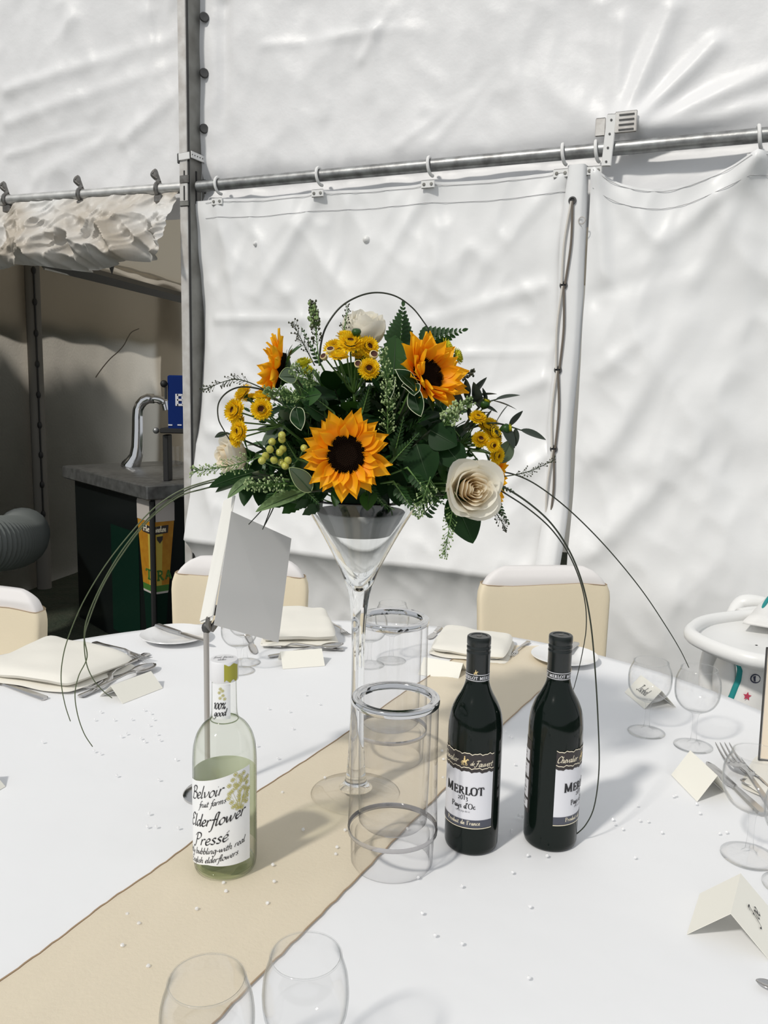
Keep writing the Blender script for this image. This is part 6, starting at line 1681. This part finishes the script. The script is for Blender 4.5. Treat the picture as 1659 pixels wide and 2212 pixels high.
seeds('pale seed spray in front of the left rose', (570, 985), (420, 1018), 1.06, 1.03, 90, .014, .0012, seed_pale, -.003, fl=.2)
seeds('long thin seed spray pointing right above the wires', (1085, 1030), (1196, 995), 1.10, 1.08, 34, .009, .0010, seed_dark, -.004, dark_stem, .3)
seeds('seed spray hanging below the large dark leaf', (985, 1060), (960, 1198), 1.05, 1.03, 80, .011, .0011, seed_mat, .0, fl=.25)
seeds('pale seed spray below the rim of the vase at the right', (930, 1030), (905, 1105), 1.03, 1.02, 60, .014, .0011, seed_pale, fl=.1)
seeds('pale green seed cluster right of the arrangement', (960, 920), (985, 880), 1.06, 1.05, 90, .013, .0016, seed_pale, fl=.0)
seeds('seed cluster at the far right of the upper sunflower', (985, 812), (1018, 806), 1.14, 1.14, 40, .008, .0015, seed_dark, fl=.2, stem=dark_stem)
seeds('seed cluster left of the top button flowers', (690, 830), (640, 800), 1.07, 1.06, 100, .014, .0013, seed_mat, fl=.0)
seeds('seed cluster below the side facing sunflower', (660, 860), (580, 845), 1.06, 1.05, 110, .012, .0013, seed_mat, fl=.1)
seeds('seed spray at the lower left of the arrangement', (620, 1045), (540, 1048), 1.04, 1.02, 90, .012, .0013, seed_pale, fl=.0)
seeds('seed spray at the lower right, under the fern', (1060, 1090), (1092, 1140), 1.09, 1.08, 40, .010, .0011, seed_dark, fl=.1, stem=dark_stem)
seeds('seed spray beside the right button flowers', (960, 905), (1010, 870), 1.08, 1.07, 80, .013, .0014, seed_mat, fl=.0)

# ---- looping grass blades
def grass(label, pts, depths, r=.0011, mt=None):
    P = [at_y(x, y, np.interp(i / (len(pts) - 1), np.linspace(0, 1, len(depths)), depths)) for i, (x, y) in enumerate(pts)]
    path = curve(P, 8); n = len(path)
    o = MB().tube(path, [r * (1.1 - .55 * i / n) for i in range(n)], 6).build('grass_blade', mt or grass_mat, None, True)
    tag(o, label, 'grass blade', 'looping grass blades')
grass('grass blade looping over the top of the flowers', [(690, 790), (693, 745), (705, 705), (735, 664), (775, 640), (815, 632), (855, 640), (890, 664), (915, 695), (930, 720), (940, 760)], (1.16, 1.18, 1.18), .0014, grass_dark)
grass('small grass loop at the far left of the flowers', [(600, 855), (560, 840), (520, 836), (490, 848), (472, 872), (472, 905), (484, 930), (496, 950)], (1.09, 1.07, 1.08), .0013, grass_dark)
grass('left grass blade arching furthest out towards the napkin', [(560, 1020), (500, 1028), (440, 1042), (385, 1062), (330, 1100), (275, 1160), (225, 1225), (180, 1300), (150, 1370), (136, 1420), (132, 1470), (140, 1520), (152, 1558)], (1.10, 1.08, 1.05, 1.05))
grass('left grass blade arching down with its tip on the white cloth', [(560, 1018), (500, 1034), (440, 1046), (390, 1066), (330, 1110), (270, 1180), (222, 1258), (190, 1330), (182, 1375), (188, 1420), (170, 1460), (162, 1500), (168, 1545), (182, 1585), (200, 1613)], (1.10, 1.08, 1.06, 1.06))
grass('left grass blade arching down to the blank place card', [(555, 1030), (500, 1042), (440, 1056), (385, 1074), (320, 1125), (262, 1200), (220, 1270), (192, 1340), (182, 1380), (186, 1430), (200, 1465), (220, 1490), (242, 1508)], (1.10, 1.09, 1.10, 1.12))
grass('right grass blade arching down to the foot of the right bottle', [(1040, 1030), (1085, 1050), (1140, 1085), (1190, 1130), (1230, 1190), (1258, 1260), (1275, 1340), (1285, 1440), (1292, 1560), (1294, 1660), (1284, 1740), (1265, 1782), (1240, 1806)], (1.10, 1.09, 1.08, 1.09), .0014, grass_dark)
grass('right grass blade curling behind the right bottle', [(1040, 1035), (1085, 1062), (1140, 1098), (1190, 1142), (1228, 1196), (1253, 1255), (1265, 1310), (1266, 1360), (1258, 1410), (1248, 1455), (1238, 1492)], (1.12, 1.16, 1.22, 1.26), .0011, grass_dark)
grass('right grass blade reaching towards the high chair', [(1060, 1020), (1100, 1022), (1150, 1042), (1210, 1085), (1270, 1140), (1330, 1205), (1390, 1280), (1440, 1355), (1470, 1405), (1488, 1442)], (1.12, 1.14, 1.18, 1.22), .0011, grass_dark)
for i, (a, b) in enumerate((((600, 1060), (537, 1133)), ((592, 1070), (567, 1144)), ((602, 1068), (568, 1142)))):
    grass(('short grass blade left of the vase pointing at the menu card', 'short grass blade hanging straight down left of the vase', 'short grass blade slanting down left of the vase')[i], [a, ((a[0] + b[0]) / 2 + 2, (a[1] + b[1]) / 2), b], (1.12, 1.10), .0010, grass_dark)
